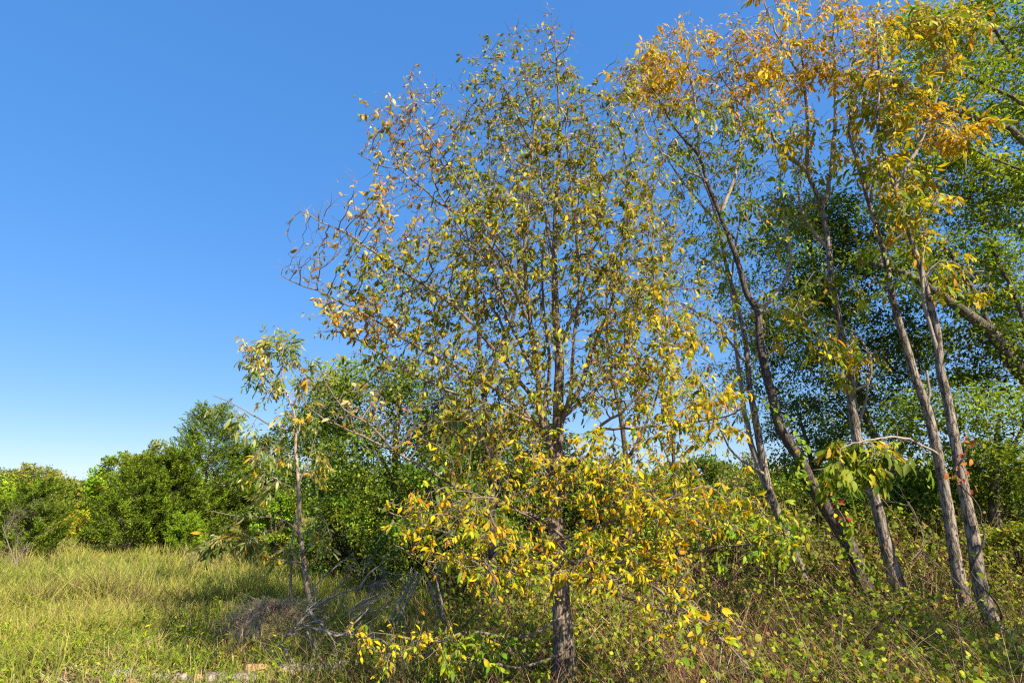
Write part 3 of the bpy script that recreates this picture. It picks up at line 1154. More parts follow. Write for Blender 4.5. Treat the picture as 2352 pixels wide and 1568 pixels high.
grow_tree('slender_tree', 'pale twin stemmed slender tree, leftmost of the tall trees at right', [
    rooted(LB([(1812, 1235), (1768, 1127), (1750, 1040), (1734, 948), (1722, 880), (1712, 780), (1690, 690), (1665, 600), (1640, 480), (1600, 380), (1560, 300)], .074, .01, 10.0)),
    LB([(1776, 1150), (1738, 1060), (1712, 950), (1697, 850), (1690, 760), (1680, 640), (1700, 500), (1720, 380)], .055, .008, 10.0, 10.4),
    LB([(1758, 1090), (1690, 1045), (1640, 960)], .03, .008, 10, 9.6),
    LB([(1700, 820), (1640, 740), (1570, 700), (1510, 640)], .025, .006, 10, 9.6),
    LB([(1645, 510), (1570, 420), (1520, 340), (1490, 240)], .025, .006, 10, 9.8)],
    [BP(1600, 560, 10, 110, 130, 1.0, 229, 0.94, 'hick', .8), BP(1640, 760, 9.8, 130, 120, .9, 202, 1.02, 'gold', .75), BP(1600, 350, 10, 120, 120, 1.0, 202, 1.02, 'gold', .85),
     BP(1500, 200, 9.8, 90, 110, .8, 202, 1.07, 'orange', .85), BP(1560, 110, 9.8, 80, 70, .7, 81, 0.97, 'orange', .85), BP(1640, 920, 9.6, 120, 70, .6, 108, .7, 'yellow', .7)],
    LEAF_HICK, group=TALL, step=.16, kill=.22, tip=.003, n_single=140, bark=M_BARK_RIDGE, limb_mat=M_LIMB_PALE, twig=M_LIMB_PALE, up=.15, twiglet_len=.16)

T2 = grow_tree('leaning_tree', 'dark leaning trunk wrapped in shaggy bark and vines, second tall tree from the left', [
    rooted(LB([(2000, 1380), (1986, 1346), (1951, 1254), (1907, 1179), (1864, 1109), (1833, 1044), (1794, 983), (1776, 908), (1765, 870), (1747, 790), (1743, 715),
               (1718, 677), (1684, 565), (1655, 490), (1626, 417), (1605, 354), (1551, 292), (1510, 220)], .112, .012, 9.0)),
    LB([(1743, 715), (1765, 690), (1795, 660), (1815, 600), (1800, 500), (1790, 400), (1770, 300)], .04, .006, 9.0, 9.3),
    LB([(1655, 490), (1690, 400), (1700, 300), (1680, 190), (1650, 100)], .035, .006, 9.0, 9.2),
    LB([(1605, 354), (1600, 250), (1580, 150), (1560, 60)], .025, .005, 9.0, 8.8),
    LB([(1626, 417), (1560, 380), (1500, 330), (1455, 240)], .022, .005, 9.0, 8.6)],
    [BP(1640, 330, 9, 120, 110, 1.0, 162, 1.02, 'hick', .85), BP(1560, 150, 9, 120, 100, .9, 270, 1.19, 'orange', .9), BP(1670, 160, 9.2, 100, 100, .9, 175, 1.07, 'orange', .9),
     BP(1470, 190, 8.6, 50, 80, .5, 81, 1.19, 'orange', .9), BP(1760, 480, 9.2, 90, 140, .8, 148, 1.02, 'hick', .9), BP(1790, 720, 9.0, 70, 90, .5, 67, 1.02, 'gold', .9),
     BP(1700, 520, 9, 80, 90, .6, 81, 1.02, 'hick', .9)],
    LEAF_HICK, group=TALL, step=.16, kill=.22, tip=.003, n_single=140, bark=M_BARK_DARK, limb_mat=M_LIMB_PALE, twig=M_LIMB_PALE, up=.15, twiglet_len=.16)

grow_tree('slender_tree', 'grey ridged trunk of the middle tall tree, forking high under orange leaves', [
    rooted(LB([(2062, 1350), (2052, 1315), (2034, 1245), (2008, 1144), (1973, 1026), (1960, 948), (1953, 882), (1951, 844), (1926, 740), (1909, 627), (1899, 531),
               (1880, 454), (1857, 392), (1857, 300), (1850, 190), (1840, 60), (1830, -60)], .098, .012, 9.2)),
    LB([(1886, 470), (1900, 437), (1918, 292), (1918, 237), (1916, 83), (1918, -60)], .045, .008, 9.2, 9.0),
    LB([(1862, 400), (1810, 358), (1770, 310), (1726, 267), (1664, 187), (1630, 110)], .04, .006, 9.2, 8.9),
    LB([(1902, 570), (1860, 520), (1838, 470), (1828, 400), (1815, 340)], .035, .006, 9.2, 9.5),
    LB([(1955, 900), (1990, 880), (2000, 830), (1960, 760), (1870, 740), (1800, 700)], .024, .006, 9.1, 8.4),
    LB([(1965, 985), (1985, 940), (1992, 880), (1995, 830)], .026, .01, 9.2, 9.0),
    LB([(1850, 190), (1800, 110), (1760, 20), (1740, -50)], .025, .006, 9.2, 9.0)],
    [BP(1790, 150, 9, 120, 110, .9, 297, 1.29, 'orange', .95), BP(1900, 90, 9, 110, 120, .9, 310, 1.39, 'orange', .95), BP(1800, 320, 9, 130, 90, .9, 162, 1.19, 'gold', .95),
     BP(1900, 330, 9.1, 90, 120, .8, 162, 1.19, 'gold', .95), BP(1850, 470, 9.3, 90, 80, .6, 81, 1.19, 'hick'), BP(1720, 240, 8.9, 90, 80, .6, 121, 0.97, 'orange', .95),
     BP(1900, 680, 8.8, 100, 80, .6, 81, 1.19, 'hick'), BP(1930, 800, 8.6, 100, 70, .5, 74, 1.36, 'gold'), BP(1820, 20, 9, 130, 70, .8, 162, 1.19, 'orange')],
    LEAF_HICK, group=TALL, step=.17, kill=.22, tip=.003, n_single=260, bark=M_BARK_RIDGE, limb_mat=M_LIMB_PALE, twig=M_LIMB_PALE, up=.15, twiglet_len=.16)

grow_tree('slender_tree', 'slim ridged trunk with big drooping green leaves low on its left', [
    rooted(LB([(2222, 1400), (2209, 1354), (2192, 1267), (2170, 1123), (2148, 1022), (2126, 939), (2097, 868), (2072, 782), (2047, 698), (2034, 627), (2022, 573),
               (1997, 490), (1984, 450), (1964, 375), (1943, 308), (1947, 258), (1950, 150)], .083, .012, 8.6)),
    LB([(2130, 950), (2135, 900), (2132, 850)], .028, .012, 8.6, 8.5),
    LB([(2024, 580), (2060, 550), (2090, 510), (2110, 440)], .028, .006, 8.6, 8.3),
    LB([(1997, 490), (2010, 400), (2030, 300), (2040, 180)], .03, .006, 8.6, 8.4),
    LB([(2150, 1040), (2100, 1012), (2050, 1002), (1990, 1010), (1930, 1030)], .02, .006, 8.5, 7.0)],
    [BP(2020, 270, 8.5, 90, 120, .7, 162, 1.19, 'gold'), BP(1985, 120, 8.5, 90, 110, .7, 189, 1.19, 'orange'), BP(2080, 430, 8.4, 80, 90, .6, 108, 1.36, 'gold'),
     BP(2050, 620, 8.4, 80, 80, .5, 67, 1.36, 'hick'), BP(2030, 1035, 7.3, 110, 38, .3, 94, 3.40, 'hick', 1.15), BP(1930, 1070, 7.0, 50, 45, .2, 40, 2.55, 'hick', 1.1)],
    LEAF_HICK, group=TALL, step=.15, kill=.2, tip=.003, n_single=260, bark=M_BARK_RIDGE, limb_mat=M_LIMB_PALE, twig=M_LIMB_PALE, up=.12, twiglet_len=.15)

T5 = grow_tree('slender_tree', 'grey ridged trunk nearest the right edge, forking high with gold leaves', [
    rooted(LB([(2296, 1470), (2280, 1430), (2262, 1380), (2244, 1302), (2231, 1210), (2214, 1127), (2201, 1048), (2187, 970), (2172, 895), (2159, 844), (2155, 773),
               (2134, 686), (2108, 595), (2080, 505), (2055, 429), (2030, 354), (2016, 283), (2020, 200), (2015, 60)], .088, .012, 7.8)),
    LB([(2057, 430), (2101, 354), (2143, 250), (2159, 187), (2176, 104), (2190, 0)], .036, .007, 7.8, 7.6),
    LB([(2157, 810), (2130, 740), (2118, 640), (2125, 560), (2118, 490)], .028, .008, 7.8, 7.7),
    LB([(2120, 640), (2160, 600), (2220, 620), (2250, 660)], .018, .005, 7.8, 7.5),
    LB([(2143, 250), (2190, 290), (2220, 330), (2215, 400)], .018, .005, 7.7, 7.4)],
    [BP(2060, 150, 7.7, 110, 130, .8, 200, 1.1, 'gold'), BP(2170, 80, 7.6, 90, 100, .6, 148, 1.70, 'gold'), BP(2160, 290, 7.6, 90, 70, .5, 108, 0.97, 'orange'),
     BP(2200, 290, 7.4, 60, 45, .3, 54, 1.50, 'orange'), BP(2100, 500, 7.7, 80, 110, .5, 94, 1.36, 'gold'), BP(2220, 650, 7.5, 80, 60, .4, 67, 1.70, 'gold', .9),
     BP(2050, 350, 7.8, 70, 80, .5, 81, 1.53, 'gold')],
    LEAF_HICK, group=TALL, step=.15, kill=.2, tip=.003, n_single=260, bark=M_BARK_RIDGE, limb_mat=M_LIMB_PALE, twig=M_LIMB_PALE, up=.15, twiglet_len=.15)

# ================================================================== SAPLING AT LEFT
LEAF_SAP = dict(size=.125, width=.27, droop=.7, along=.6, rachis=1.3, per_node=1.15, rmax=.009, compound=5, spread=.01)
grow_tree('sapling', 'slim pale stemmed young tree with drooping pointed leaves at the edge of the field', [
    rooted(LB([(713, 1400), (704, 1340), (698, 1288), (694, 1250), (688, 1216), (687, 1147), (682, 1079), (677, 1031), (679, 982), (672, 941), (655, 900), (646, 860), (646, 804), (640, 765)], .044, .006, 10.3)),
    LB([(653, 900), (640, 905), (612, 872), (581, 838), (560, 812)], .018, .005, 10.3, 10.0),
    LB([(674, 930), (690, 880), (700, 845)], .015, .005, 10.3, 10.2),
    LB([(676, 990), (620, 975), (577, 951), (536, 927), (492, 908)], .016, .005, 10.3, 9.9),
    LB([(684, 1110), (705, 1070), (718, 1020), (730, 990)], .016, .005, 10.3, 10.4),
    LB([(685, 1130), (650, 1110), (610, 1085), (580, 1060)], .014, .005, 10.3, 10.0),
    LB([(694, 1240), (670, 1206), (636, 1190), (581, 1187), (529, 1182), (471, 1172)], .018, .004, 10.3, 9.8),
    LB([(698, 1300), (690, 1292), (638, 1285), (570, 1266), (525, 1262), (455, 1268)], .017, .005, 10.2, 9.6),
    LB([(697, 1270), (730, 1230), (745, 1190), (760, 1240)], .014, .004, 10.2, 9.9),
    LB([(668, 1400), (668, 1386), (669, 1277), (675, 1206), (684, 1150)], .03, .008, 10.35, 10.3)],
    [BP(600, 810, 10.2, 60, 40, .35, 36, 1.3, 'sapgold'), BP(650, 800, 10.3, 40, 45, .3, 36, 1.2, 'sapling'), BP(630, 880, 10.2, 70, 50, .4, 40, 1.0, 'sapling'),
     BP(505, 920, 9.9, 30, 22, .15, 12, 1.6, 'sapling'), BP(560, 960, 10.0, 45, 28, .2, 18, 1.2, 'sapling'), BP(690, 960, 10.3, 50, 50, .3, 30, 1.0, 'sapling'), BP(712, 840, 10.2, 20, 20, .1, 8, 1.4, 'sapling'),
     BP(620, 1040, 10.1, 60, 40, .35, 30, 1.1, 'sapling'), BP(720, 1060, 10.4, 50, 60, .3, 30, 1.0, 'sapling'), BP(600, 1110, 10.0, 50, 40, .3, 20, .8, 'sapling'),
     BP(540, 1240, 9.8, 70, 25, .3, 34, 1.3, 'sapling'), BP(470, 1270, 9.6, 25, 22, .12, 12, 1.5, 'sapgold'), BP(740, 1220, 10, 50, 50, .3, 30, 1.0, 'sapling'), BP(630, 1270, 10, 60, 22, .2, 20, 1.2, 'sapling')],
    LEAF_SAP, step=.11, kill=.15, tip=.0026, n_single=300, bark=M_BARK_PALE, up=.1, twiglet_len=.11, flare=1.15, sides=10)
# ================================================================== TREES FURTHER BACK
def W(c, r, n, dens, pal, size=1.0):
    return dict(c=np.array(c, float), r=np.array(r, float), n=n, dens=dens, pal=pal, size=size)


LEAF_BACK = dict(size=.10, width=.5, droop=.2, along=.3, per_node=.85, rmax=.02, cluster=14, clus_r=(.26, .26, .14), tpl='low', spread=.05)
LEAF_BACK_MID = dict(LEAF_BACK, size=.085, tpl='mid', cluster=18)

# slim trunks right behind the yellow tree
grow_tree('slim_tree', 'pale slim trunk behind the yellow tree, left of its main trunk', [
    rooted(LB([(1131, 1290), (1130, 1200), (1126, 1040), (1108, 900), (1098, 780), (1090, 640), (1085, 480)], .06, .01, 8.6)),
    LB([(1110, 910), (1150, 800), (1185, 700), (1190, 560), (1190, 420)], .05, .008, 8.6, 8.9),
    LB([(1126, 1050), (1090, 960), (1060, 880), (1010, 800)], .03, .006, 8.6, 8.3)],
    [BP(1110, 620, 8.7, 150, 150, 1.0, 130, .8, 'olive'), BP(1180, 480, 8.9, 110, 140, .9, 100, .9, 'olive'), BP(1040, 800, 8.4, 120, 90, .8, 90, .9, 'olive'), BP(1120, 900, 8.6, 130, 90, .8, 70, .8, 'limey')],
    dict(LEAF_SMALL, size=.08, per_node=1.3, tpl='mid'), step=.14, kill=.2, bark=M_BARK_DARK, twiglet_len=.15, group='slim trees behind the yellow tree')
grow_tree('slim_tree', 'thin dark trunk behind the yellow tree, right of its main trunk', [
    rooted(LB([(1452, 1290), (1448, 1180), (1440, 1060), (1425, 940), (1400, 820), (1395, 680), (1400, 560)], .06, .008, 9.6)),
    LB([(1440, 1060), (1490, 960), (1520, 860), (1540, 760)], .03, .006, 9.6, 9.9)],
    [BP(1420, 700, 9.7, 120, 120, .8, 90, .9, 'olive'), BP(1520, 820, 9.9, 90, 100, .7, 70, .9, 'limey'), BP(1400, 880, 9.6, 100, 80, .7, 60, .9, 'limey')],
    dict(LEAF_SMALL, size=.085, per_node=1.3, tpl='mid'), step=.15, kill=.22, bark=M_BARK_DARK, twiglet_len=.16, group='slim trees behind the yellow tree')
grow_tree('slim_tree', 'thin straight stem standing in the sky gap right of the yellow tree', [
    rooted(LB([(1560, 1400), (1556, 1250), (1548, 1080), (1542, 930), (1530, 790), (1520, 680)], .04, .006, 9.0)),
    LB([(1548, 1080), (1500, 980), (1470, 900)], .018, .005, 9, 9.2)],
    [BP(1530, 800, 9, 70, 100, .5, 40, .8, 'yellow'), BP(1570, 1000, 9, 60, 70, .4, 30, 1.0, 'yellow')],
    dict(LEAF_SMALL, size=.085, per_node=1.2, tpl='mid'), step=.15, kill=.22, bark=M_BARK_DARK, twiglet_len=.16, group='slim trees behind the yellow tree')

# dense green trees behind, left of the yellow tree
grow_tree('green_tree', 'dense dark green broadleaf tree behind the sapling, left of the yellow tree', [
    rooted(LB([(905, 1290), (900, 1200), (905, 1080), (915, 960), (920, 880)], .14, .03, 15.0)),
    LB([(905, 1100), (850, 1000), (800, 930)], .06, .02, 15, 14.6), LB([(910, 1050), (980, 960), (1030, 900)], .06, .02, 15, 14.8)],
    [BP(880, 900, 15, 120, 85, 1.6, 150, 1.3, 'green'), BP(960, 960, 14.8, 120, 90, 1.6, 140, 1.3, 'green'), BP(800, 980, 14.6, 110, 80, 1.4, 120, 1.3, 'green'), BP(880, 1080, 14.4, 160, 90, 1.4, 160, 1.3, 'green'),
     BP(1040, 1050, 15, 110, 110, 1.5, 130, 1.2, 'green'), BP(850, 835, 15.2, 50, 35, .6, 40, 1.3, 'bright')],
    LEAF_BACK, step=.3, kill=.34, tip=.005, bark=M_BARK_FAR, twig=M_TWIG_DARK, sides=8, maxr=.04, patchy=2.0)
grow_tree('green_tree', 'round topped olive green tree right behind the sapling', [
    rooted(LB([(735, 1290), (738, 1150), (742, 1020), (745, 930)], .12, .03, 18.0)), LB([(738, 1100), (700, 1000), (690, 950)], .05, .02, 18, 17.7)],
    [BP(750, 900, 18, 75, 55, 1.2, 110, 1.3, 'dull'), BP(725, 980, 17.8, 75, 80, 1.3, 120, 1.3, 'green'), BP(760, 1080, 17.5, 90, 80, 1.3, 120, 1.3, 'green'), BP(810, 860, 18.4, 60, 40, .9, 60, 1.3, 'bright')],
    LEAF_BACK, step=.3, kill=.34, tip=.005, bark=M_BARK_FAR, twig=M_TWIG_DARK, sides=8, maxr=.04, patchy=2.0)
grow_tree('green_tree', 'dark green tree filling the gap low behind the yellow tree', [
    rooted(LB([(1060, 1300), (1062, 1180), (1055, 1060), (1050, 960)], .11, .03, 17.0)), LB([(1060, 1150), (1130, 1050), (1180, 980)], .05, .02, 17, 17)],
    [BP(1060, 950, 17, 110, 90, 1.4, 110, 1.2, 'green'), BP(1180, 1030, 17, 110, 100, 1.4, 130, 1.2, 'green'), BP(1090, 1120, 16.5, 140, 80, 1.4, 130, 1.2, 'green'), BP(1260, 1110, 17, 90, 80, 1.3, 100, 1.2, 'green')],
    LEAF_BACK, step=.3, kill=.34, tip=.005, bark=M_BARK_FAR, twig=M_TWIG_DARK, sides=8, maxr=.04, patchy=2.0)

# a tree just outside the right edge, whose shade lies on the bottom right corner
grow_tree('green_tree', 'leafy tree just outside the right edge that shades the bottom right corner', [
    rooted(np.array([[9.3, 2.0, .1, .13], [9.2, 2.0, 2.0, .11], [9.0, 2.1, 4.0, .08], [8.9, 2.0, 6.2, .03]])),
    np.array([[9.1, 2.0, 2.8, .05], [8.3, 2.3, 4.0, .03], [7.6, 2.6, 4.8, .015]])],
    [W((8.8, 2.1, 5.4), (1.6, 1.6, 1.5), 160, 1.0, 'green'), W((7.9, 2.4, 4.6), (1.2, 1.2, 1.0), 90, 1.0, 'green')],
    LEAF_BACK, step=.3, kill=.34, tip=.005, bark=M_BARK_FAR, twig=M_TWIG_DARK, sides=8, maxr=.04, patchy=2.0)

# large green tree reaching in from the right edge
LEAF_BIG = dict(LEAF_BACK, size=.105, width=.5, cluster=15, clus_r=(.24, .24, .07), per_node=.95)
big = LB([(2480, 1330), (2470, 1150), (2440, 1000), (2400, 920), (2330, 832), (2288, 773), (2226, 723), (2163, 677), (2080, 627), (1990, 600)], .24, .05, 13.0)
grow_tree('large_green_tree', 'big spreading green tree reaching in from the right edge with dark slanting limbs', [
    rooted(big),
    LB([(2470, 1150), (2520, 800), (2460, 480), (2352, 321), (2268, 279), (2184, 254), (2122, 233), (2060, 190)], .12, .03, 13, 12.2),
    LB([(2480, 560), (2400, 300), (2340, 235), (2250, 190), (2180, 160)], .07, .02, 12.8, 12),
    LB([(2450, 480), (2420, 180), (2352, 150), (2300, 95), (2270, 20), (2265, -40)], .07, .02, 13, 12.4),
    LB([(2490, 700), (2400, 430), (2300, 375), (2200, 330)], .05, .015, 13, 12.2),
    LB([(2288, 773), (2220, 640), (2160, 560), (2080, 520)], .06, .02, 13, 13.4),
    LB([(2420, 950), (2340, 700), (2290, 600), (2250, 480)], .06, .02, 13, 13.2)],
    [BP(2270, 80, 13.2, 130, 110, 1.5, 210, 1.0, 'bright'), BP(2180, 240, 13.1, 130, 100, 1.5, 210, 1.0, 'bright'), BP(2320, 270, 13.4, 90, 130, 1.3, 160, 1.0, 'bright'),
     BP(2280, 460, 13.6, 130, 110, 1.5, 240, 1.1, 'bright'), BP(2120, 440, 13.8, 110, 90, 1.4, 170, 1.0, 'bright'), BP(2180, 620, 14.0, 150, 100, 1.5, 260, 1.1, 'bright'),
     BP(2310, 660, 13.8, 80, 110, 1.3, 160, 1.1, 'bright'), BP(2020, 560, 14.2, 110, 100, 1.4, 170, 1.0, 'green'), BP(2250, 830, 13.8, 130, 90, 1.4, 200, 1.1, 'green'), BP(2090, 130, 13.2, 80, 100, 1.2, 90, .9, 'bright'), BP(2340, 120, 13.4, 60, 130, 1.0, 120, 1.1, 'bright'), BP(2330, 800, 13.6, 70, 100, 1.0, 120, 1.2, 'bright')],
    LEAF_BIG, step=.26, kill=.3, tip=.004, bark=M_BARK_FAR, twig=M_TWIG_DARK, sides=12, maxr=.05, twiglet_len=.3, patchy=1.7)
grow_tree('green_tree', 'green tree behind the middle tall trunk, its crown filling the space between trunks', [
    rooted(LB([(2082, 1200), (2075, 1140), (2040, 1060), (1990, 960), (1960, 850), (1900, 700), (1870, 600)], .15, .03, 15.5)),
    LB([(2050, 1080), (2090, 980), (2110, 850)], .06, .02, 15.5, 16), LB([(1960, 850), (1860, 800), (1800, 740)], .05, .02, 15.5, 15.2)],
    [BP(1860, 510, 15.5, 90, 80, 1.4, 130, 1.7, 'green'), BP(1880, 640, 15.4, 120, 90, 1.6, 190, 1.7, 'green'), BP(1830, 760, 15.2, 100, 80, 1.4, 150, 1.7, 'green'), BP(1960, 760, 15.5, 110, 90, 1.5, 170, 1.7, 'green'),
     BP(1900, 900, 15.6, 100, 80, 1.2, 120, 1.5, 'green'), BP(1730, 690, 15.6, 80, 90, 1.0, 100, 1.2, 'green'), BP(1750, 840, 15.4, 80, 70, 1.0, 90, 1.2, 'green'), BP(2010, 930, 15.8, 80, 70, 1.1, 90, 1.3, 'green'), BP(2080, 820, 16, 90, 90, 1.3, 110, 1.1, 'green'), BP(1800, 900, 15.6, 80, 60, 1.0, 60, .8, 'green'), BP(1760, 560, 15.6, 60, 70, 1.0, 60, 1.0, 'green')],
    LEAF_BACK, step=.3, kill=.34, tip=.005, bark=M_BARK_FAR, twig=M_TWIG_DARK, sides=9, maxr=.04, patchy=2.0)

grow_tree('green_tree', 'dark dense low tree at the right edge behind the two ridged trunks', [
    rooted(LB([(2290, 1250), (2285, 1150), (2290, 1030), (2300, 950)], .12, .03, 12.0)), LB([(2288, 1120), (2200, 1020), (2140, 960)], .05, .02, 12, 12.4), LB([(2288, 1090), (2340, 1000), (2370, 930)], .05, .02, 12, 11.6)],
    [BP(2300, 940, 11.8, 110, 70, 1.2, 150, 1.3, 'bright'), BP(2290, 1050, 11.6, 110, 80, 1.2, 160, 1.3, 'green'), BP(2130, 960, 12.6, 80, 80, 1.1, 120, 1.2, 'green'), BP(2150, 1080, 12.6, 90, 70, 1.1, 110, 1.2, 'green')],
    LEAF_BACK_MID, step=.26, kill=.3, tip=.004, bark=M_BARK_FAR, twig=M_TWIG_DARK, sides=8, maxr=.04, patchy=2.0)


grow_tree('green_tree', 'green tree low behind the leaning dark trunk', [
    rooted(LB([(1880, 1180), (1872, 1100), (1850, 1000), (1830, 930)], .11, .03, 18.0)), LB([(1870, 1080), (1930, 1000), (1960, 940)], .05, .02, 18, 18.3)],
    [BP(1830, 960, 18, 90, 70, 1.3, 110, 1.0, 'green'), BP(1950, 990, 18.3, 90, 80, 1.4, 120, 1.0, 'green'), BP(1870, 1070, 17.6, 130, 70, 1.4, 140, 1.2, 'green')],
    LEAF_BACK, step=.3, kill=.34, tip=.005, bark=M_BARK_FAR, twig=M_TWIG_DARK, sides=8, maxr=.04, patchy=2.0)

# ------------------------------------------------------------------ far trees and bushes
def puff_tree(name, label, px, ptop, Y, wpx, pal, leafs=3600, size=.17, cat='tree', group=None, low=0.0, lumps=46, trunk=.12, squash=1.0, tpl='low', pbase=None):
    m = mpp(ptop, Y)
    top = at(px, ptop, Y)
    x = top[0]
    z0 = float(gz(x, Y))
    H = top[2] - z0
    Rw = wpx * m
    org = np.array([x, Y, z0])
    root = thing(name, label, cat, org, group)
    g = Geo()
    tp = np.array([[0, 0, -.1, trunk], [.04 * H, 0, .4 * H, trunk * .7], [0, 0, .8 * H, trunk * .25]])
    s = smooth_line(tp, H / 10)
    tube(g, s[:, :3], s[:, 3], 7, cap=True)
    link('trunk', g.mesh('trunk'), M_BARK_FAR, root)
    # lumps of foliage on an uneven egg
    u = unit(RNG.normal(size=(lumps, 3)))
    rr = RNG.uniform(.45, 1.0, (lumps, 1)) ** .6
    c0 = np.array([0, 0, low * H + (1 - low) * H * .52])
    cen = c0 + u * rr * np.array([Rw * .8, Rw * .7, (1 - low) * H * .42])
    lr = Rw * RNG.uniform(.12, .36, lumps)
    gt = Geo()
    for c, r in zip(cen, lr):
        a = s[int(np.clip((c[2] / H) * .6, .05, .9) * (len(s) - 1)), :3]
        mid = (a + c) / 2 + np.array([0, 0, -.05 * H])
        tube(gt, smooth_line([[*a, .035], [*mid, .025], [*c, .008]], H / 8)[:, :3], np.linspace(trunk * .3, .008, len(smooth_line([[*a, .035], [*mid, .025], [*c, .008]], H / 8))), 4)
    link('branchwork', gt.mesh('branchwork'), M_TWIG_DARK, root)
    w = lr ** 1.7
    k = RNG.choice(lumps, leafs, p=w / w.sum())
    far_ = 1 + np.where(RNG.uniform(0, 1, (leafs, 1)) < .14, RNG.uniform(0, .45, (leafs, 1)), 0)
    v = unit(RNG.normal(size=(leafs, 3))) * (RNG.uniform(0, 1, (leafs, 1)) ** .4) * far_ * np.array([1, 1, .72 * squash])
    P = cen[k] + v * lr[k][:, None]
    P[:, 2] = np.maximum(P[:, 2], .05)
    A = unit(v * .6 + RNG.normal(0, .8, (leafs, 3)))
    N = unit(RNG.normal(0, .5, (leafs, 3)) + v * 1.1 + np.array([0, 0, .7]))
    tone = np.clip(RNG.normal(1, .2, (lumps, 1)) * (1 + RNG.normal(0, .10, (lumps, 3))), .5, 1.6)[k]
    g = Geo()
    add_leaves(g, P, A, N, size * RNG.uniform(.6, 1.3, leafs), np.full(leafs, .55), np.clip(palette(pal, leafs) * tone, .004, .6), tpl)
    link('crown', g.mesh('crown'), M_LEAF, root, kind='stuff')
    return root


FAR = 'trees along the far edge of the field'
puff_tree('far_tree', 'rounded olive tree on the skyline at the far left, left of its neighbour', 45, 1058, 42, 69, 'dull', 7072, .20, group=FAR)
puff_tree('far_tree', 'rounded olive tree on the left skyline with a dry brown right side', 112, 1062, 44, 59, 'dull', 5712, .20, group=FAR)
puff_tree('far_tree', 'small brownish tree low on the skyline beyond the gap between bushes', 165, 1092, 52, 39, 'dull', 3264, .24, group=FAR)
puff_tree('far_tree', 'low hazy green tree in the dip of the left skyline', 215, 1092, 55, 51, 'bright', 4080, .24, group=FAR)
puff_tree('far_tree', 'bright light green tree rising left of the tan leaved tree', 285, 1032, 38, 66, 'bright', 7072, .19, group=FAR)
puff_tree('far_tree', 'tan green fading tree behind the tall juniper', 372, 1002, 34, 75, 'dull', 8432, .17, group=FAR)
puff_tree('far_tree', 'green tree at far left edge behind the round juniper', 5, 1085, 34, 57, 'bright', 4896, .18, group=FAR)
puff_tree('far_tree', 'green tree between the tall juniper and the sapling', 625, 965, 25, 75, 'green', 7600, .13, group=FAR)
puff_tree('far_tree', 'blue green far tree under the sky gap right of the yellow tree', 1610, 1035, 36, 86, 'green', 7072, .18, group=FAR)
puff_tree('far_tree', 'thin crowned far tree just left of the pale twin stems', 1700, 1012, 32, 71, 'dull', 3536, .15, group=FAR)
puff_tree('far_tree', 'low far tree seen between the leaning trunk and the middle trunk', 1890, 1060, 34, 80, 'green', 6800, .17, group=FAR)
puff_tree('far_tree', 'far tree low between the middle trunk and the slim ridged trunk', 2080, 1060, 30, 80, 'green', 6256, .16, group=FAR)
puff_tree('far_tree', 'low far tree behind the main trunk of the yellow tree', 1400, 1080, 30, 92, 'green', 6800, .16, group=FAR)

puff_tree('shrub', 'lime green shrub in sun just behind the sapling stem', 640, 1108, 14.5, 52, 'lime', 9152, .065, 'shrub', low=0, lumps=54, trunk=.03, tpl='mid')
puff_tree('shrub', 'yellow orange tinted shrub between the round juniper and the big junipers', 182, 1168, 24, 37, 'gold', 4576, .09, 'shrub', lumps=32, trunk=.03)
puff_tree('shrub', 'low green shrub at the foot of the far trees left of the big junipers', 225, 1190, 23, 42, 'juniper', 6336, .09, 'shrub', lumps=38, trunk=.03)
puff_tree('shrub', 'dark shaded shrub below the green trees, right of the sapling', 800, 1130, 12.5, 112, 'green', 12672, .075, 'shrub', lumps=64, trunk=.04)
puff_tree('shrub', 'shaded shrub bank behind the dead branch pile', 950, 1180, 11, 137, 'green', 14432, .07, 'shrub', lumps=70, trunk=.04)
puff_tree('shrub', 'shaded shrub close behind the main trunk, left side', 1130, 1200, 9.5, 137, 'brush', 12320, .06, 'shrub', lumps=70, trunk=.03)
puff_tree('shrub', 'leafy shrub beyond the yellow branches, right of the main trunk', 1420, 1180, 11, 150, 'brush', 12672, .065, 'shrub', lumps=70, trunk=.03)
puff_tree('shrub', 'low olive shrub between the pale twin stems and the leaning trunk', 1740, 1175, 12, 137, 'brush', 11264, .065, 'shrub', lumps=64, trunk=.03)
puff_tree('shrub', 'low shrub behind the foot of the middle tall tree', 2050, 1165, 12.5, 137, 'brush', 11264, .065, 'shrub', lumps=64, trunk=.03)
puff_tree('shrub', 'yellow green shrub at the right edge beyond the rightmost trunk', 2310, 1190, 10, 100, 'vine', 9152, .055, 'shrub', lumps=57, trunk=.03, tpl='mid')


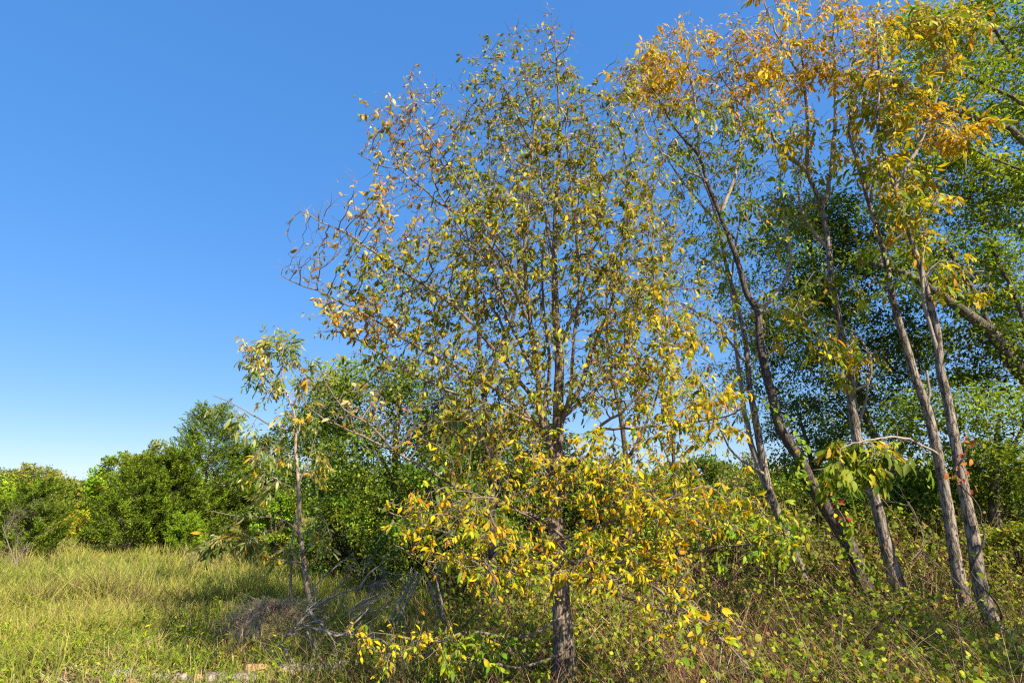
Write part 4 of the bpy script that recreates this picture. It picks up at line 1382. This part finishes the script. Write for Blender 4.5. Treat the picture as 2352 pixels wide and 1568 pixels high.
UND = 'small trees of the thicket'
for lab, px, pt, yy, wp, pal, n_ in [
    ('small dark green tree in the thicket right of the dense green tree', 1000, 985, 12.0, 115, 'green', 7200),
    ('thicket tree just left of the main trunk, behind it', 1130, 930, 12.8, 120, 'green', 7200),
    ('thicket tree straight behind the main trunk', 1250, 955, 12.4, 110, 'brush', 6400),
    ('olive thicket tree just right of the main trunk, behind it', 1350, 1010, 12.0, 100, 'brush', 5600),
    ('low dark thicket tree behind the lower left yellow branches', 1090, 1090, 10.4, 130, 'green', 6400),
    ('thicket tree behind the lower right yellow branches', 1500, 1090, 13.0, 110, 'brush', 5600),
    ('thicket tree at the foot of the sky gap', 1620, 1110, 13.5, 100, 'green', 4800),
    ('thicket tree behind the foot of the pale twin stems', 1770, 1080, 14.5, 110, 'green', 5200),
    ('thicket tree between leaning trunk and middle trunk, behind both', 1930, 1095, 13.5, 110, 'green', 5200),
    ('thicket tree behind the slim ridged trunk', 2120, 1060, 12.8, 115, 'green', 6000),
    ('thicket tree at the right edge below the big limbs', 2280, 1000, 12.6, 120, 'green', 6800)]:
    puff_tree('thicket_tree', lab, px, pt, yy, wp, pal, n_, .088, group=UND, lumps=70, trunk=.05)

# ------------------------------------------------------------------ junipers
def juniper(label, px, ptop, Y, wpx, pal, boughs=110, per=46, blade=.13, shape=.75, rise=.5):
    m = mpp(ptop, Y)
    top = at(px, ptop, Y)
    x, z0 = top[0], float(gz(top[0], Y))
    H, Rw = top[2] - z0, wpx * m
    root = thing('juniper', label, 'juniper', np.array([x, Y, z0]), 'junipers at the edge of the field')
    g = Geo()
    s = smooth_line([[0, 0, -.1, .09], [.03, .02, H * .5, .05], [0, 0, H * .99, .006]], H / 14)
    tube(g, s[:, :3], s[:, 3], 7, cap=True)
    link('trunk', g.mesh('trunk'), M_BARK_FAR, root)
    h = (np.arange(boughs) + RNG.uniform(0, 1, boughs)) / boughs * .97
    az = np.arange(boughs) * 2.4 + RNG.normal(0, .3, boughs)
    ln = (Rw * np.minimum(1, .75 + 1.6 * h) * np.maximum(1 - h, 0) ** shape + .06) * RNG.uniform(.62, 1.22, boughs)
    rd = np.stack([np.cos(az), np.sin(az), np.zeros(boughs)], 1)
    gt, pts, drs, sz = Geo(), [], [], []
    for i in range(boughs):
        up = rise * RNG.uniform(.6, 1.5)
        a = np.array([0, 0, h[i] * H * .97 + .04])
        b = a + rd[i] * ln[i] + np.array([0, 0, up * ln[i]])
        mid = (a + b) / 2 - np.array([0, 0, .10 * ln[i]])
        line = smooth_line([[*a, .02], [*mid, .012], [*b, .004]], max(.06, ln[i] / 9))
        tube(gt, line[:, :3], line[:, 3], 3)
        k = max(4, int(9 * ln[i] / Rw) + 3)
        for t in np.linspace(.28, 1.0, k):
            q = line[int(t * (len(line) - 1)), :3]
            ax = unit(rd[i] + np.array([0, 0, up + .35]) + RNG.normal(0, .55, 3) * np.array([1, 1, .5]))
            pts.append(q)
            drs.append(ax)
            sz.append((.20 + .12 * (1 - t)) * Rw * RNG.uniform(.6, 1.4) + .07)
    link('branchwork', gt.mesh('branchwork'), M_TWIG_DARK, root, kind='stuff')
    pts, drs, sz = np.array(pts), np.array(drs), np.array(sz)
    np_ = len(pts)
    k = np.repeat(np.arange(np_), per)
    n = len(k)
    u = RNG.uniform(0, 1, n)
    P = pts[k] + drs[k] * (u * sz[k])[:, None] + RNG.normal(0, 1, (n, 3)) * (sz[k] * .17 * (1.15 - u))[:, None] * np.array([.8, .8, .42])
    P[:, 2] = np.maximum(P[:, 2], .03)
    A = unit(drs[k] + RNG.normal(0, .5, (n, 3)))
    N = unit(RNG.normal(0, .45, (n, 3)) + unit(P - np.array([0, 0, 1.0]) * P[:, 2:]) * .7 + np.array([0, 0, .8]))
    tone = np.clip(RNG.normal(1, .24, np_), .5, 1.6)[k][:, None]
    g = Geo()
    add_leaves(g, P, A, N, blade * RNG.uniform(.5, 1.25, n), np.full(n, .22), np.clip(palette(pal, n) * tone, .004, .5), 'low')
    link('crown', g.mesh('crown'), M_NEEDLE, root, kind='stuff')
    return root


juniper('tallest juniper, feathery dark green spire left of the sapling', 492, 935, 22, 140, 'juniper', 120, 58, .13, .85, .38)
juniper('broad dense juniper standing in front of the tallest one, at the edge of the grass', 325, 1052, 20, 98, 'juniper', 80, 56, .11, .8, .5)
juniper('juniper joining the broad one on its right, dark lower branches', 415, 1030, 20.6, 92, 'juniper', 76, 56, .12, .8, .45)
juniper('small bright lime green juniper at the foot of the big junipers', 432, 1190, 18.5, 42, 'junlime', 55, 44, .075, .6, .7)
juniper('round bushy juniper alone at the far left of the field', 88, 1110, 17.5, 80, 'juniper', 72, 58, .09, .6, .6)
juniper('narrow juniper half hidden between tallest juniper and sapling', 562, 1020, 23, 66, 'juniper', 70, 44, .13, .75, .4)
juniper('low juniper behind the round bushy one at the left edge', 12, 1140, 21, 60, 'junlime', 60, 44, .10, .5, .6)

# ------------------------------------------------------------------ the wood on the horizon
def far_wood():
    g = Geo()
    spans = [(-200, 700, 60, 1118), (700, 1300, 48, 1085), (1250, 1800, 50, 1085), (1750, 2600, 40, 1075)]
    for x0, x1, Y, yt in spans:
        n = int((x1 - x0) / 7)
        for i in range(n):
            px = RNG.uniform(x0, x1)
            yy = Y + RNG.uniform(-5, 8)
            t = at(px, yt + RNG.normal(0, 14), yy)
            z0 = float(gz(t[0], yy))
            H = max(1.2, t[2] - z0)
            k = 100
            r = RNG.uniform(1.3, 2.6)
            v = unit(RNG.normal(size=(k, 3))) * RNG.uniform(0, 1, (k, 1)) ** .4
            P = np.array([t[0], yy, z0 + H * .5]) + v * np.array([r, r, H * .5]) * (1 + .2 * np.sin(6 * v[:, :1] + 9 * v[:, 2:]))
            pal = ['green', 'dull', 'bright', 'green'][int(RNG.integers(0, 4))]
            add_leaves(g, P, unit(v + RNG.normal(0, .8, (k, 3))), unit(RNG.normal(0, .6, (k, 3)) + np.array([0, 0, 1.0])), RNG.uniform(.4, .75, k),
                       np.full(k, .6), np.clip(palette(pal, k) * RNG.normal(1, .12), .004, .6), 'low')
    o = link('distant_wood', g.mesh('distant_wood'), M_LEAF, kind='stuff')
    tag(o, 'distant line of green woodland along the horizon behind everything', 'woodland')


far_wood()
# ================================================================== DEAD WOOD, VINES, STONES
def dead_branch(label, pts, r0, r1, Y0, Y1, forks=6, depth=2, flen=.5, mat=None, group='fallen dead branches', name='dead_branch'):
    L = smooth_line(LB(pts, r0, r1, Y0, Y1), .06)
    L[1:-1, :3] += RNG.normal(0, .006, (len(L) - 2, 3))
    org = L[0, :3].copy()
    root = thing(name, label, 'branch', org, group)
    mat = mat or M_DEAD
    g = Geo()
    tube(g, L[:, :3], L[:, 3], 8, cap=True, rough=.06)
    link('stem', g.mesh('stem', org), mat, root)
    g = Geo()

    def fork(p, d, ln, r, lev):
        n = max(3, int(ln / .07))
        pts = [p]
        for i in range(n):
            d = unit(d + RNG.normal(0, .16, 3) + np.array([0, 0, .01]))
            q = pts[-1] + d * ln / n
            q[2] = max(q[2], float(gz(q[0], q[1])) + .01)
            pts.append(q)
        tube(g, np.array(pts), np.linspace(r, r * .3, n + 1), 4 if r > .006 else 3)
        if lev > 0:
            for _ in range(RNG.integers(2, 5)):
                i = int(RNG.integers(1, n))
                fork(pts[i], unit(unit(pts[i + 1] - pts[i]) + RNG.normal(0, .6, 3)), ln * RNG.uniform(.35, .7), r * .6, lev - 1)

    for _ in range(forks):
        i = int(RNG.integers(len(L) // 5, len(L) - 1))
        t = unit(L[i + 1, :3] - L[i, :3])
        fork(L[i, :3], unit(t + RNG.normal(0, .55, 3) + np.array([0, 0, .1])), flen * RNG.uniform(.6, 1.3), L[i, 3] * .6, depth)
    if g.n:
        link('side_twig', g.mesh('side_twig', org), mat, root, kind='stuff')
    return root


def zb(x, y):      # readings taken in the enlarged view of the branch pile
    return ((550 + x / 4.48) * .98, (1250 + y / 4.48) * .98)


dead_branch('thick grey dead branch arching out of the pile towards the yellow leaves', [zb(370, 1340), zb(490, 1130), zb(640, 1010), zb(870, 1000), zb(1080, 1060), zb(1400, 1080), zb(1650, 1170), zb(1760, 1290)], .019, .006, 7.0, 6.2, 8, 2, .38)
dead_branch('long grey dead branch slanting up right across the pile', [zb(560, 1090), zb(720, 900), zb(900, 730), zb(1100, 630), zb(1350, 560), zb(1620, 515)], .018, .006, 7.6, 7.9, 7, 2, .42)
dead_branch('grey dead branch running down right from the sapling foot', [zb(760, 780), zb(850, 900), zb(980, 1010), zb(1150, 1070), zb(1380, 1080)], .02, .008, 7.8, 6.8, 5, 2, .35)
dead_branch('curved pale dead twig rising beside the sapling stem', [zb(790, 830), zb(850, 640), zb(870, 520), zb(1000, 400), zb(1130, 290), zb(1250, 265)], .016, .005, 8.6, 8.9, 4, 1, .4)
dead_branch('thin straight dead stick leaning down to the log', [zb(760, 1030), zb(850, 1200), zb(930, 1370), zb(1005, 1560)], .013, .008, 7.0, 6.4, 2, 1, .3)
dead_branch('blue grey dead stick low in the weeds left of the log', [zb(465, 1150), zb(560, 1270), zb(650, 1390), zb(710, 1540)], .018, .01, 7.0, 6.5, 2, 1, .25)
dead_branch('pale crooked dead branch in front of the tangle of twigs', [zb(1010, 1350), zb(1080, 1190), zb(1200, 1000), zb(1330, 860), zb(1420, 760)], .018, .006, 7.2, 7.4, 5, 2, .4)
dead_branch('bushy tangle of fine grey dead twigs right of the sapling', [zb(1150, 900), zb(1280, 760), zb(1420, 690), zb(1580, 660)], .009, .005, 7.9, 7.7, 9, 3, .36)
dead_branch('grey twig tangle spilling forward under the bushy tangle', [zb(1250, 960), zb(1380, 830), zb(1500, 800), zb(1620, 760)], .008, .004, 7.6, 7.4, 7, 3, .3)
dead_branch('dead bough rising behind the twig tangle to the yellow leaves', [zb(1290, 600), zb(1400, 430), zb(1520, 330), zb(1610, 200)], .016, .007, 8.3, 8.0, 5, 2, .4)
dead_branch('left one of two leaning dead poles behind the branch pile', [zb(1610, 980), zb(1700, 780), zb(1800, 600), zb(1915, 400)], .022, .016, 7.6, 7.8, 1, 1, .3, name='dead_pole')
dead_branch('right one of two leaning dead poles behind the branch pile', [zb(1700, 960), zb(1780, 760), zb(1860, 610), zb(1945, 410)], .016, .012, 7.5, 7.7, 1, 1, .3, name='dead_pole')
dead_branch('dark crooked dead stick standing at the left of the pile', [zb(275, 820), zb(260, 1000), zb(290, 1130), zb(365, 1270)], .012, .01, 7.6, 7.0, 2, 1, .3, M_BARK_DARK)
dead_branch('thin upright bare stem right of the dead poles', [zb(2210, 920), zb(2160, 660), zb(2120, 480), zb(2160, 340)], .014, .008, 7.0, 7.0, 3, 2, .4, name='dead_branch')
dead_branch('bare stem crossing behind the thin upright one', [zb(2190, 930), zb(2110, 720), zb(2040, 520), zb(1980, 370)], .013, .008, 7.2, 7.2, 3, 2, .4, name='dead_branch')
dead_branch('grey bare shrub branches at the left edge of the field', [(45, 1330), (35, 1290), (20, 1250), (5, 1205)], .018, .006, 14.5, 14.6, 12, 3, .7, M_TWIG, name='bare_shrub')
dead_branch('lone dead branch lying in grass toward the weeds, dark', [(325, 1500), (370, 1480), (410, 1450), (440, 1432)], .02, .01, 7.6, 8.6, 2, 1, .3, M_BARK_DARK)
dead_branch('long bare twig slanting down right through the undergrowth below the yellow leaves', [(1500, 1345), (1570, 1400), (1640, 1450), (1720, 1530)], .012, .005, 4.6, 4.2, 5, 2, .35, M_TWIG)
dead_branch('thin pale stick leaning across the rightmost trunk foot', [(2120, 1268), (2190, 1330), (2260, 1400), (2330, 1470)], .008, .004, 6.6, 6.3, 3, 1, .3, M_TWIG)
dead_branch('pale broken stick rising from brush beside middle tall trunk', [(2090, 1290), (2120, 1250), (2110, 1200), (2085, 1150)], .008, .004, 8.0, 8.2, 3, 1, .4, M_TWIG)


def log(label, p0, p1, Y0, Y1, r0, r1):
    a, b = at(*p0, Y0), at(*p1, Y1)
    for p, r in ((a, r0), (b, r1)):
        p[2] = float(gz(p[0], p[1])) + r * .75
    n = 26
    u = np.linspace(0, 1, n)[:, None]
    P = a + (b - a) * u + np.stack([np.zeros(n), .02 * np.sin(u[:, 0] * 7), .012 * np.sin(u[:, 0] * 11)], 1)
    g = Geo()
    tube(g, P - a, np.linspace(r0, r1, n) * (1 + .06 * np.sin(np.arange(n) * 1.3)), 16, cap=True, rough=.07)
    o = link('fallen_log', g.mesh('fallen_log'), M_LOG, loc=a)
    return tag(o, label, 'log', 'fallen logs at the bottom of the picture')


log('grey weathered log lying under the dead branch pile', (640, 1562), (835, 1515), 6.5, 6.7, .075, .055)
log('pale split log at the bottom edge left of the grey log', (470, 1572), (600, 1560), 6.3, 6.4, .06, .06)
log('dark log half hidden under the low yellow branch', (1010, 1500), (1270, 1480), 6.7, 7.1, .07, .06)
log('short pale log piece at the bottom edge, leftmost of the logs', (345, 1572), (440, 1562), 6.3, 6.35, .045, .05)

M_STONE_W = rough_mat('pale_stone', (.20, .17, .14), (.33, .28, .23), (.44, .39, .33), 14, .5)
M_STONE_R = rough_mat('red_stone', (.30, .12, .08), (.42, .20, .13), (.50, .33, .22), 14, .5)
M_STONE_O = rough_mat('orange_clod', (.30, .19, .10), (.42, .27, .12), (.50, .36, .20), 12, .7)


def stone(label, px, py, w, h, mat):
    Y = None
    for yy in np.arange(5.5, 9, .05):
        if at(px, py, yy)[2] < float(gz(at(px, py, yy)[0], yy)) + .05:
            Y = yy
            break
    Y = Y or 6.5
    p = at(px, py, Y)
    p[2] = float(gz(p[0], Y))
    nu, nv = 14, 9
    V = []
    ph = RNG.uniform(0, 6, 6)
    for j in range(nv + 1):
        th = math.pi * j / nv
        for i in range(nu):
            a = 2 * math.pi * i / nu
            d = np.array([math.sin(th) * math.cos(a), math.sin(th) * math.sin(a), math.cos(th)])
            r = 1 + .16 * math.sin(3 * d[0] + ph[0] + 2 * d[2]) + .12 * math.sin(5 * d[1] + ph[1]) + .09 * math.sin(7 * d[2] + 6 * d[0] + ph[2]) + .05 * math.sin(13 * d[0] + 9 * d[1] + ph[3])
            d = np.sign(d) * np.abs(d) ** .75
            V.append(d * r * np.array([w, w * .8, h]))
    V = np.array(V)
    V[:, 2] += h * .5
    i, j = np.meshgrid(np.arange(nu), np.arange(nv))
    Q = np.stack([j * nu + i, j * nu + (i + 1) % nu, (j + 1) * nu + (i + 1) % nu, (j + 1) * nu + i], -1).reshape(-1, 4)[:, ::-1]
    o = link('stone', make_mesh('stone', V, None, Q), mat, loc=p)
    return tag(o, label, 'stone', 'stones and clods at the bottom edge')


stone('small whitish stone at bottom left, leftmost of the stones', 265, 1545, .05, .05, M_STONE_W)
stone('cream coloured stone beside the small reddish one at bottom left', 290, 1545, .07, .05, M_STONE_W)
stone('small reddish stone between pale stones at bottom left', 302, 1560, .05, .035, M_STONE_R)
stone('orange brown clod at the bottom edge, left of the grey log', 590, 1540, .11, .075, M_STONE_O)
stone('flat pale stone at the bottom edge right of the reddish stone', 400, 1555, .10, .035, M_STONE_W)
stone('tan stone at the bottom edge just left of the split log', 450, 1552, .06, .045, M_STONE_O)


# chips and dry stems on the bare strip along the bottom edge
gs_, gl_ = Geo(), Geo()
n_ = 1500
x_, y_ = RNG.uniform(-4.6, -.8, n_), RNG.uniform(6.0, 6.95, n_)
add_sprigs(gs_, gl_, np.stack([x_, y_, gz(x_, y_) + .01], 1), RNG.uniform(.06, .24, n_), RNG.uniform(1.5, 5, n_), 0, 0, 'vine', 'straw', width=.009, bend=.3, segs=2)
n_ = 900
x_, y_ = RNG.uniform(-4.6, -.8, n_), RNG.uniform(6.0, 6.95, n_)
add_leaves(gs_, np.stack([x_, y_, gz(x_, y_) + RNG.uniform(.005, .03, n_)], 1), RNG.normal(size=(n_, 3)) * np.array([1, 1, .3]), unit(RNG.normal(0, .4, (n_, 3)) + np.array([0, 0, 1.0])),
           RNG.uniform(.03, .09, n_), np.full(n_, .6), palette('litter', n_), 'mid')
tag(link('wood_litter', gs_.mesh('wood_litter'), M_STALK, kind='stuff'), 'tan wood chips and dry stems on the bare strip at bottom left', 'litter')


# heap of dry thatch beside the sapling
def thatch(label, px, py, Y, rx, ry, h, n):
    p = at(px, py, Y)
    p[2] = float(gz(p[0], Y))
    root = thing('thatch_heap', label, 'dry grass', p)
    nu, nv = 18, 6
    V, Q = [], []
    for j in range(nv + 1):
        f = j / nv
        for i in range(nu):
            a = 2 * math.pi * i / nu
            r = f * (1 + .15 * math.sin(3 * a + 1))
            V.append((rx * r * math.cos(a), ry * r * math.sin(a), h * (1 - f * f) * .85 - .05 * f))
    i, j = np.meshgrid(np.arange(nu), np.arange(nv))
    Q = np.stack([j * nu + i, j * nu + (i + 1) % nu, (j + 1) * nu + (i + 1) % nu, (j + 1) * nu + i], -1).reshape(-1, 4)[:, ::-1]
    link('soil_mound', make_mesh('soil_mound', np.array(V), None, Q), rough_mat('mound_soil', (.26, .17, .11), (.40, .28, .18), (.48, .36, .24), 9, .8), root)
    g = Geo()
    a, r = RNG.uniform(0, 6.283, n), RNG.uniform(0, 1, n) ** .6
    B = np.stack([rx * r * np.cos(a), ry * r * np.sin(a), h * (1 - r * r) * .85], 1)
    gl = Geo()
    add_sprigs(g, gl, B, RNG.uniform(.1, .34, n), RNG.uniform(.6, 3.0, n), 0, 0, 'vine', 'straw', width=.007, bend=.8, segs=3)
    c = g.C
    link('straw', g.mesh('straw'), M_STALK, root, kind='stuff')
    return root


thatch('heap of tan dry thatch and roots at the foot of the sapling', 620, 1425, 8.7, .62, .42, .42, 1800)
thatch('small heap of brown dry stalks in the grass, left of the log', 290, 1525, 7.1, .22, .2, .12, 300)


# creepers on two of the trunks
def creeper(label, pts, Y, r, pal_main, n_green, reds, size=.10, green_to=1.0):
    L = smooth_line(LB(pts, .014, .008, Y), .06)
    u = np.arange(len(L)) * .35
    off = np.stack([np.cos(u) * r, -np.abs(np.sin(u)) * r - .02, np.zeros(len(L))], 1)
    P = L[:, :3] + off
    org = P[0].copy()
    root = thing('climbing_vine', label, 'vine', org)
    g = Geo()
    tube(g, P, L[:, 3], 6, cap=True, rough=.08)
    link('stem', g.mesh('stem', org), M_BARK_DARK, root)
    def put(idx, pal, s):
        n = len(idx)
        if n == 0:
            return
        p = P[idx] + RNG.normal(0, .05, (n, 3)) + np.array([0, -.05, 0])
        A = unit(RNG.normal(0, .6, (n, 3)) + np.array([0, -.3, -.7]))
        N = unit(RNG.normal(0, .4, (n, 3)) + np.array([.2, -1, .5]))
        leaf_objects(root, org, p, A, N, s * RNG.uniform(.7, 1.25, n), np.full(n, .6), palette(pal, n))
    k = RNG.integers(int(len(P) * .02), max(2, int(len(P) * green_to)), n_green)
    put(k, pal_main, size)
    for (f0, f1, n, pal, s) in reds:
        put(RNG.integers(int(f0 * (len(P) - 1)), int(f1 * (len(P) - 1)) + 1, n), pal, s)
    return root


creeper('green vine with a few red leaves climbing the dark leaning trunk',
        [(1990, 1350), (1951, 1254), (1907, 1179), (1864, 1109), (1833, 1044), (1794, 983), (1776, 908)], 8.85, .13, 'limey', 90,
        [(.34, .46, 6, 'red', .10), (.5, .75, 20, 'bright', .11), (.1, .25, 14, 'vine', .09)])
creeper('rust and red creeper leaves on the rightmost ridged trunk',
        [(2275, 1425), (2244, 1302), (2231, 1210), (2214, 1127), (2201, 1048), (2190, 990)], 7.7, .11, 'limey', 8,
        [(.72, .95, 18, 'rust', .085), (.70, .76, 4, 'red', .08)])

# ------------------------------------------------------------------ reddish stemmed shrubs round the trunk bases
def stem_shrub(label, px, Y, h, n, pal='brush', nleaf=10):
    p = at(px, 1300, Y)
    p[2] = float(gz(p[0], Y))
    root = thing('stem_shrub', label, 'bush', p, 'reddish stemmed shrubs among the trunks')
    gs, gl = Geo(), Geo()
    B = np.stack([RNG.normal(0, .28, n), RNG.normal(0, .22, n), np.zeros(n)], 1)
    B[:, 2] = gz(p[0] + B[:, 0], Y + B[:, 1]) - p[2] - .02
    add_sprigs(gs, gl, B, h * RNG.uniform(.5, 1.25, n), RNG.uniform(.05, .7, n), nleaf, .05, pal, 'russet', width=.009, bend=.35, tpl='round', wratio=.7, segs=6)
    link('stem', gs.mesh('stem'), M_STALK, root, kind='stuff')
    link('foliage', gl.mesh('foliage'), M_LEAF, root, kind='stuff')


for lab, px, yy, h, n, nl in [
    ('reddish stemmed shrub just right of the main trunk', 1400, 7.6, .9, 50, 9), ('reddish shrub below the middle of the yellow branches', 1520, 8.2, .95, 50, 8),
    ('reddish shrub below the right end of the yellow branches', 1660, 8.8, 1.05, 55, 9), ('shrub between the pale twin stems and the leaning trunk', 1850, 9.6, 1.3, 55, 10),
    ('russet shrub between the leaning trunk and the middle trunk', 1990, 9.6, 1.2, 50, 9), ('russet shrub just right of the middle tall trunk', 2110, 9.6, 1.35, 55, 9),
    ('russet shrub between the two rightmost trunks', 2215, 9.4, 1.3, 45, 8), ('tall russet shrub at the right edge', 2325, 8.8, 1.3, 60, 10),
    ('russet shrub left of the main trunk in the shade', 1190, 7.6, 1.1, 50, 8), ('russet shrub in the shade behind the dead poles', 1050, 8.4, 1.2, 55, 9),
    ('sparse russet stems in front of the leaning trunk foot', 1930, 7.0, .6, 36, 6), ('sparse russet stems in front of the middle trunk foot', 2060, 6.8, .6, 36, 6)]:
    stem_shrub(lab, px, yy, h, n, nleaf=nl)


# ------------------------------------------------------------------ bushes that stand out of the undergrowth
def bramble(label, px, py, Y, r, h, n, pal, lsize=.05, nleaf=11, width=.006, tpl='round', wr=.85, name='bramble'):
    p = at(px, py, Y)
    p[2] = float(gz(p[0], Y))
    root = thing(name, label, 'bush', p, 'bushes in the undergrowth')
    gs, gl = Geo(), Geo()
    B = np.stack([RNG.normal(0, r * .4, n), RNG.normal(0, r * .4, n), np.zeros(n)], 1)
    B[:, 2] = gz(p[0] + B[:, 0], Y + B[:, 1]) - p[2] - .02
    add_sprigs(gs, gl, B, h * RNG.uniform(.6, 1.3, n), RNG.uniform(.1, 1.0, n), nleaf, lsize, pal, width=width, bend=.45, tpl=tpl, wratio=wr, segs=5)
    link('stem', gs.mesh('stem'), M_STALK, root, kind='stuff')
    link('foliage', gl.mesh('foliage'), M_LEAF, root, kind='stuff')
    return root


bramble('leafy yellow green bush at the foot of the middle tall trunk', 2030, 1370, 8.2, .5, .75, 70, 'vine')
bramble('leafy bush at the foot of the leaning dark trunk', 1950, 1340, 8.3, .45, .7, 60, 'vine')
bramble('bright green leaves at the foot of the two rightmost trunks', 2215, 1470, 6.9, .45, .55, 60, 'bright')
bramble('green weedy clump in the bottom right corner', 2310, 1560, 5.2, .4, .5, 60, 'bright')
bramble('yellow green clump at the bottom edge left of the right corner', 2130, 1550, 4.8, .35, .45, 50, 'vine')
bramble('yellow green bush below the right end of the yellow branches', 1800, 1470, 5.6, .45, .6, 70, 'vine')
bramble('green clump at the bottom edge midway between main trunk and right corner', 1740, 1560, 4.6, .35, .4, 50, 'limey')
bramble('small green clump just right of the main trunk base', 1390, 1560, 4.9, .25, .3, 34, 'limey')
bramble('small green clump just left of the main trunk base', 1240, 1555, 5.2, .3, .35, 40, 'limey')
bramble('pale dry stalks standing right of the main trunk', 1420, 1500, 5.3, .3, .8, 34, 'vine', nleaf=0, name='dry_stalk_clump')
bramble('tall dry stalks between the middle trunk and the slim ridged trunk', 2120, 1370, 7.6, .5, 1.2, 60, 'vine', nleaf=1, name='dry_stalk_clump')
bramble('dry brown stalks in the centre of the undergrowth', 1900, 1480, 5.6, .5, .8, 80, 'vine', nleaf=1, name='dry_stalk_clump')
bramble('dark green weeds at the bottom left of the main trunk', 1120, 1560, 5.6, .4, .45, 60, 'green')
bramble('tall green weed with long leaves in the grass, left of the branch pile', 345, 1470, 8.0, .08, .55, 8, 'green', .09, 14, tpl='mid', wr=.22, name='tall_weed')
bramble('tuft of dark green blades at bottom left', 225, 1520, 7.2, .2, .45, 60, 'green', .1, 4, tpl='mid', wr=.1, name='tall_weed')
bramble('broad green weeds in front of the dry thatch heap', 430, 1450, 8.0, .4, .45, 60, 'bright', .07, 9, tpl='mid', wr=.25, name='tall_weed')
bramble('tall dry straw clump in the grass below the thatch heap', 530, 1520, 7.0, .25, .4, 70, 'tan', .1, 2, tpl='mid', wr=.12, name='dry_stalk_clump')
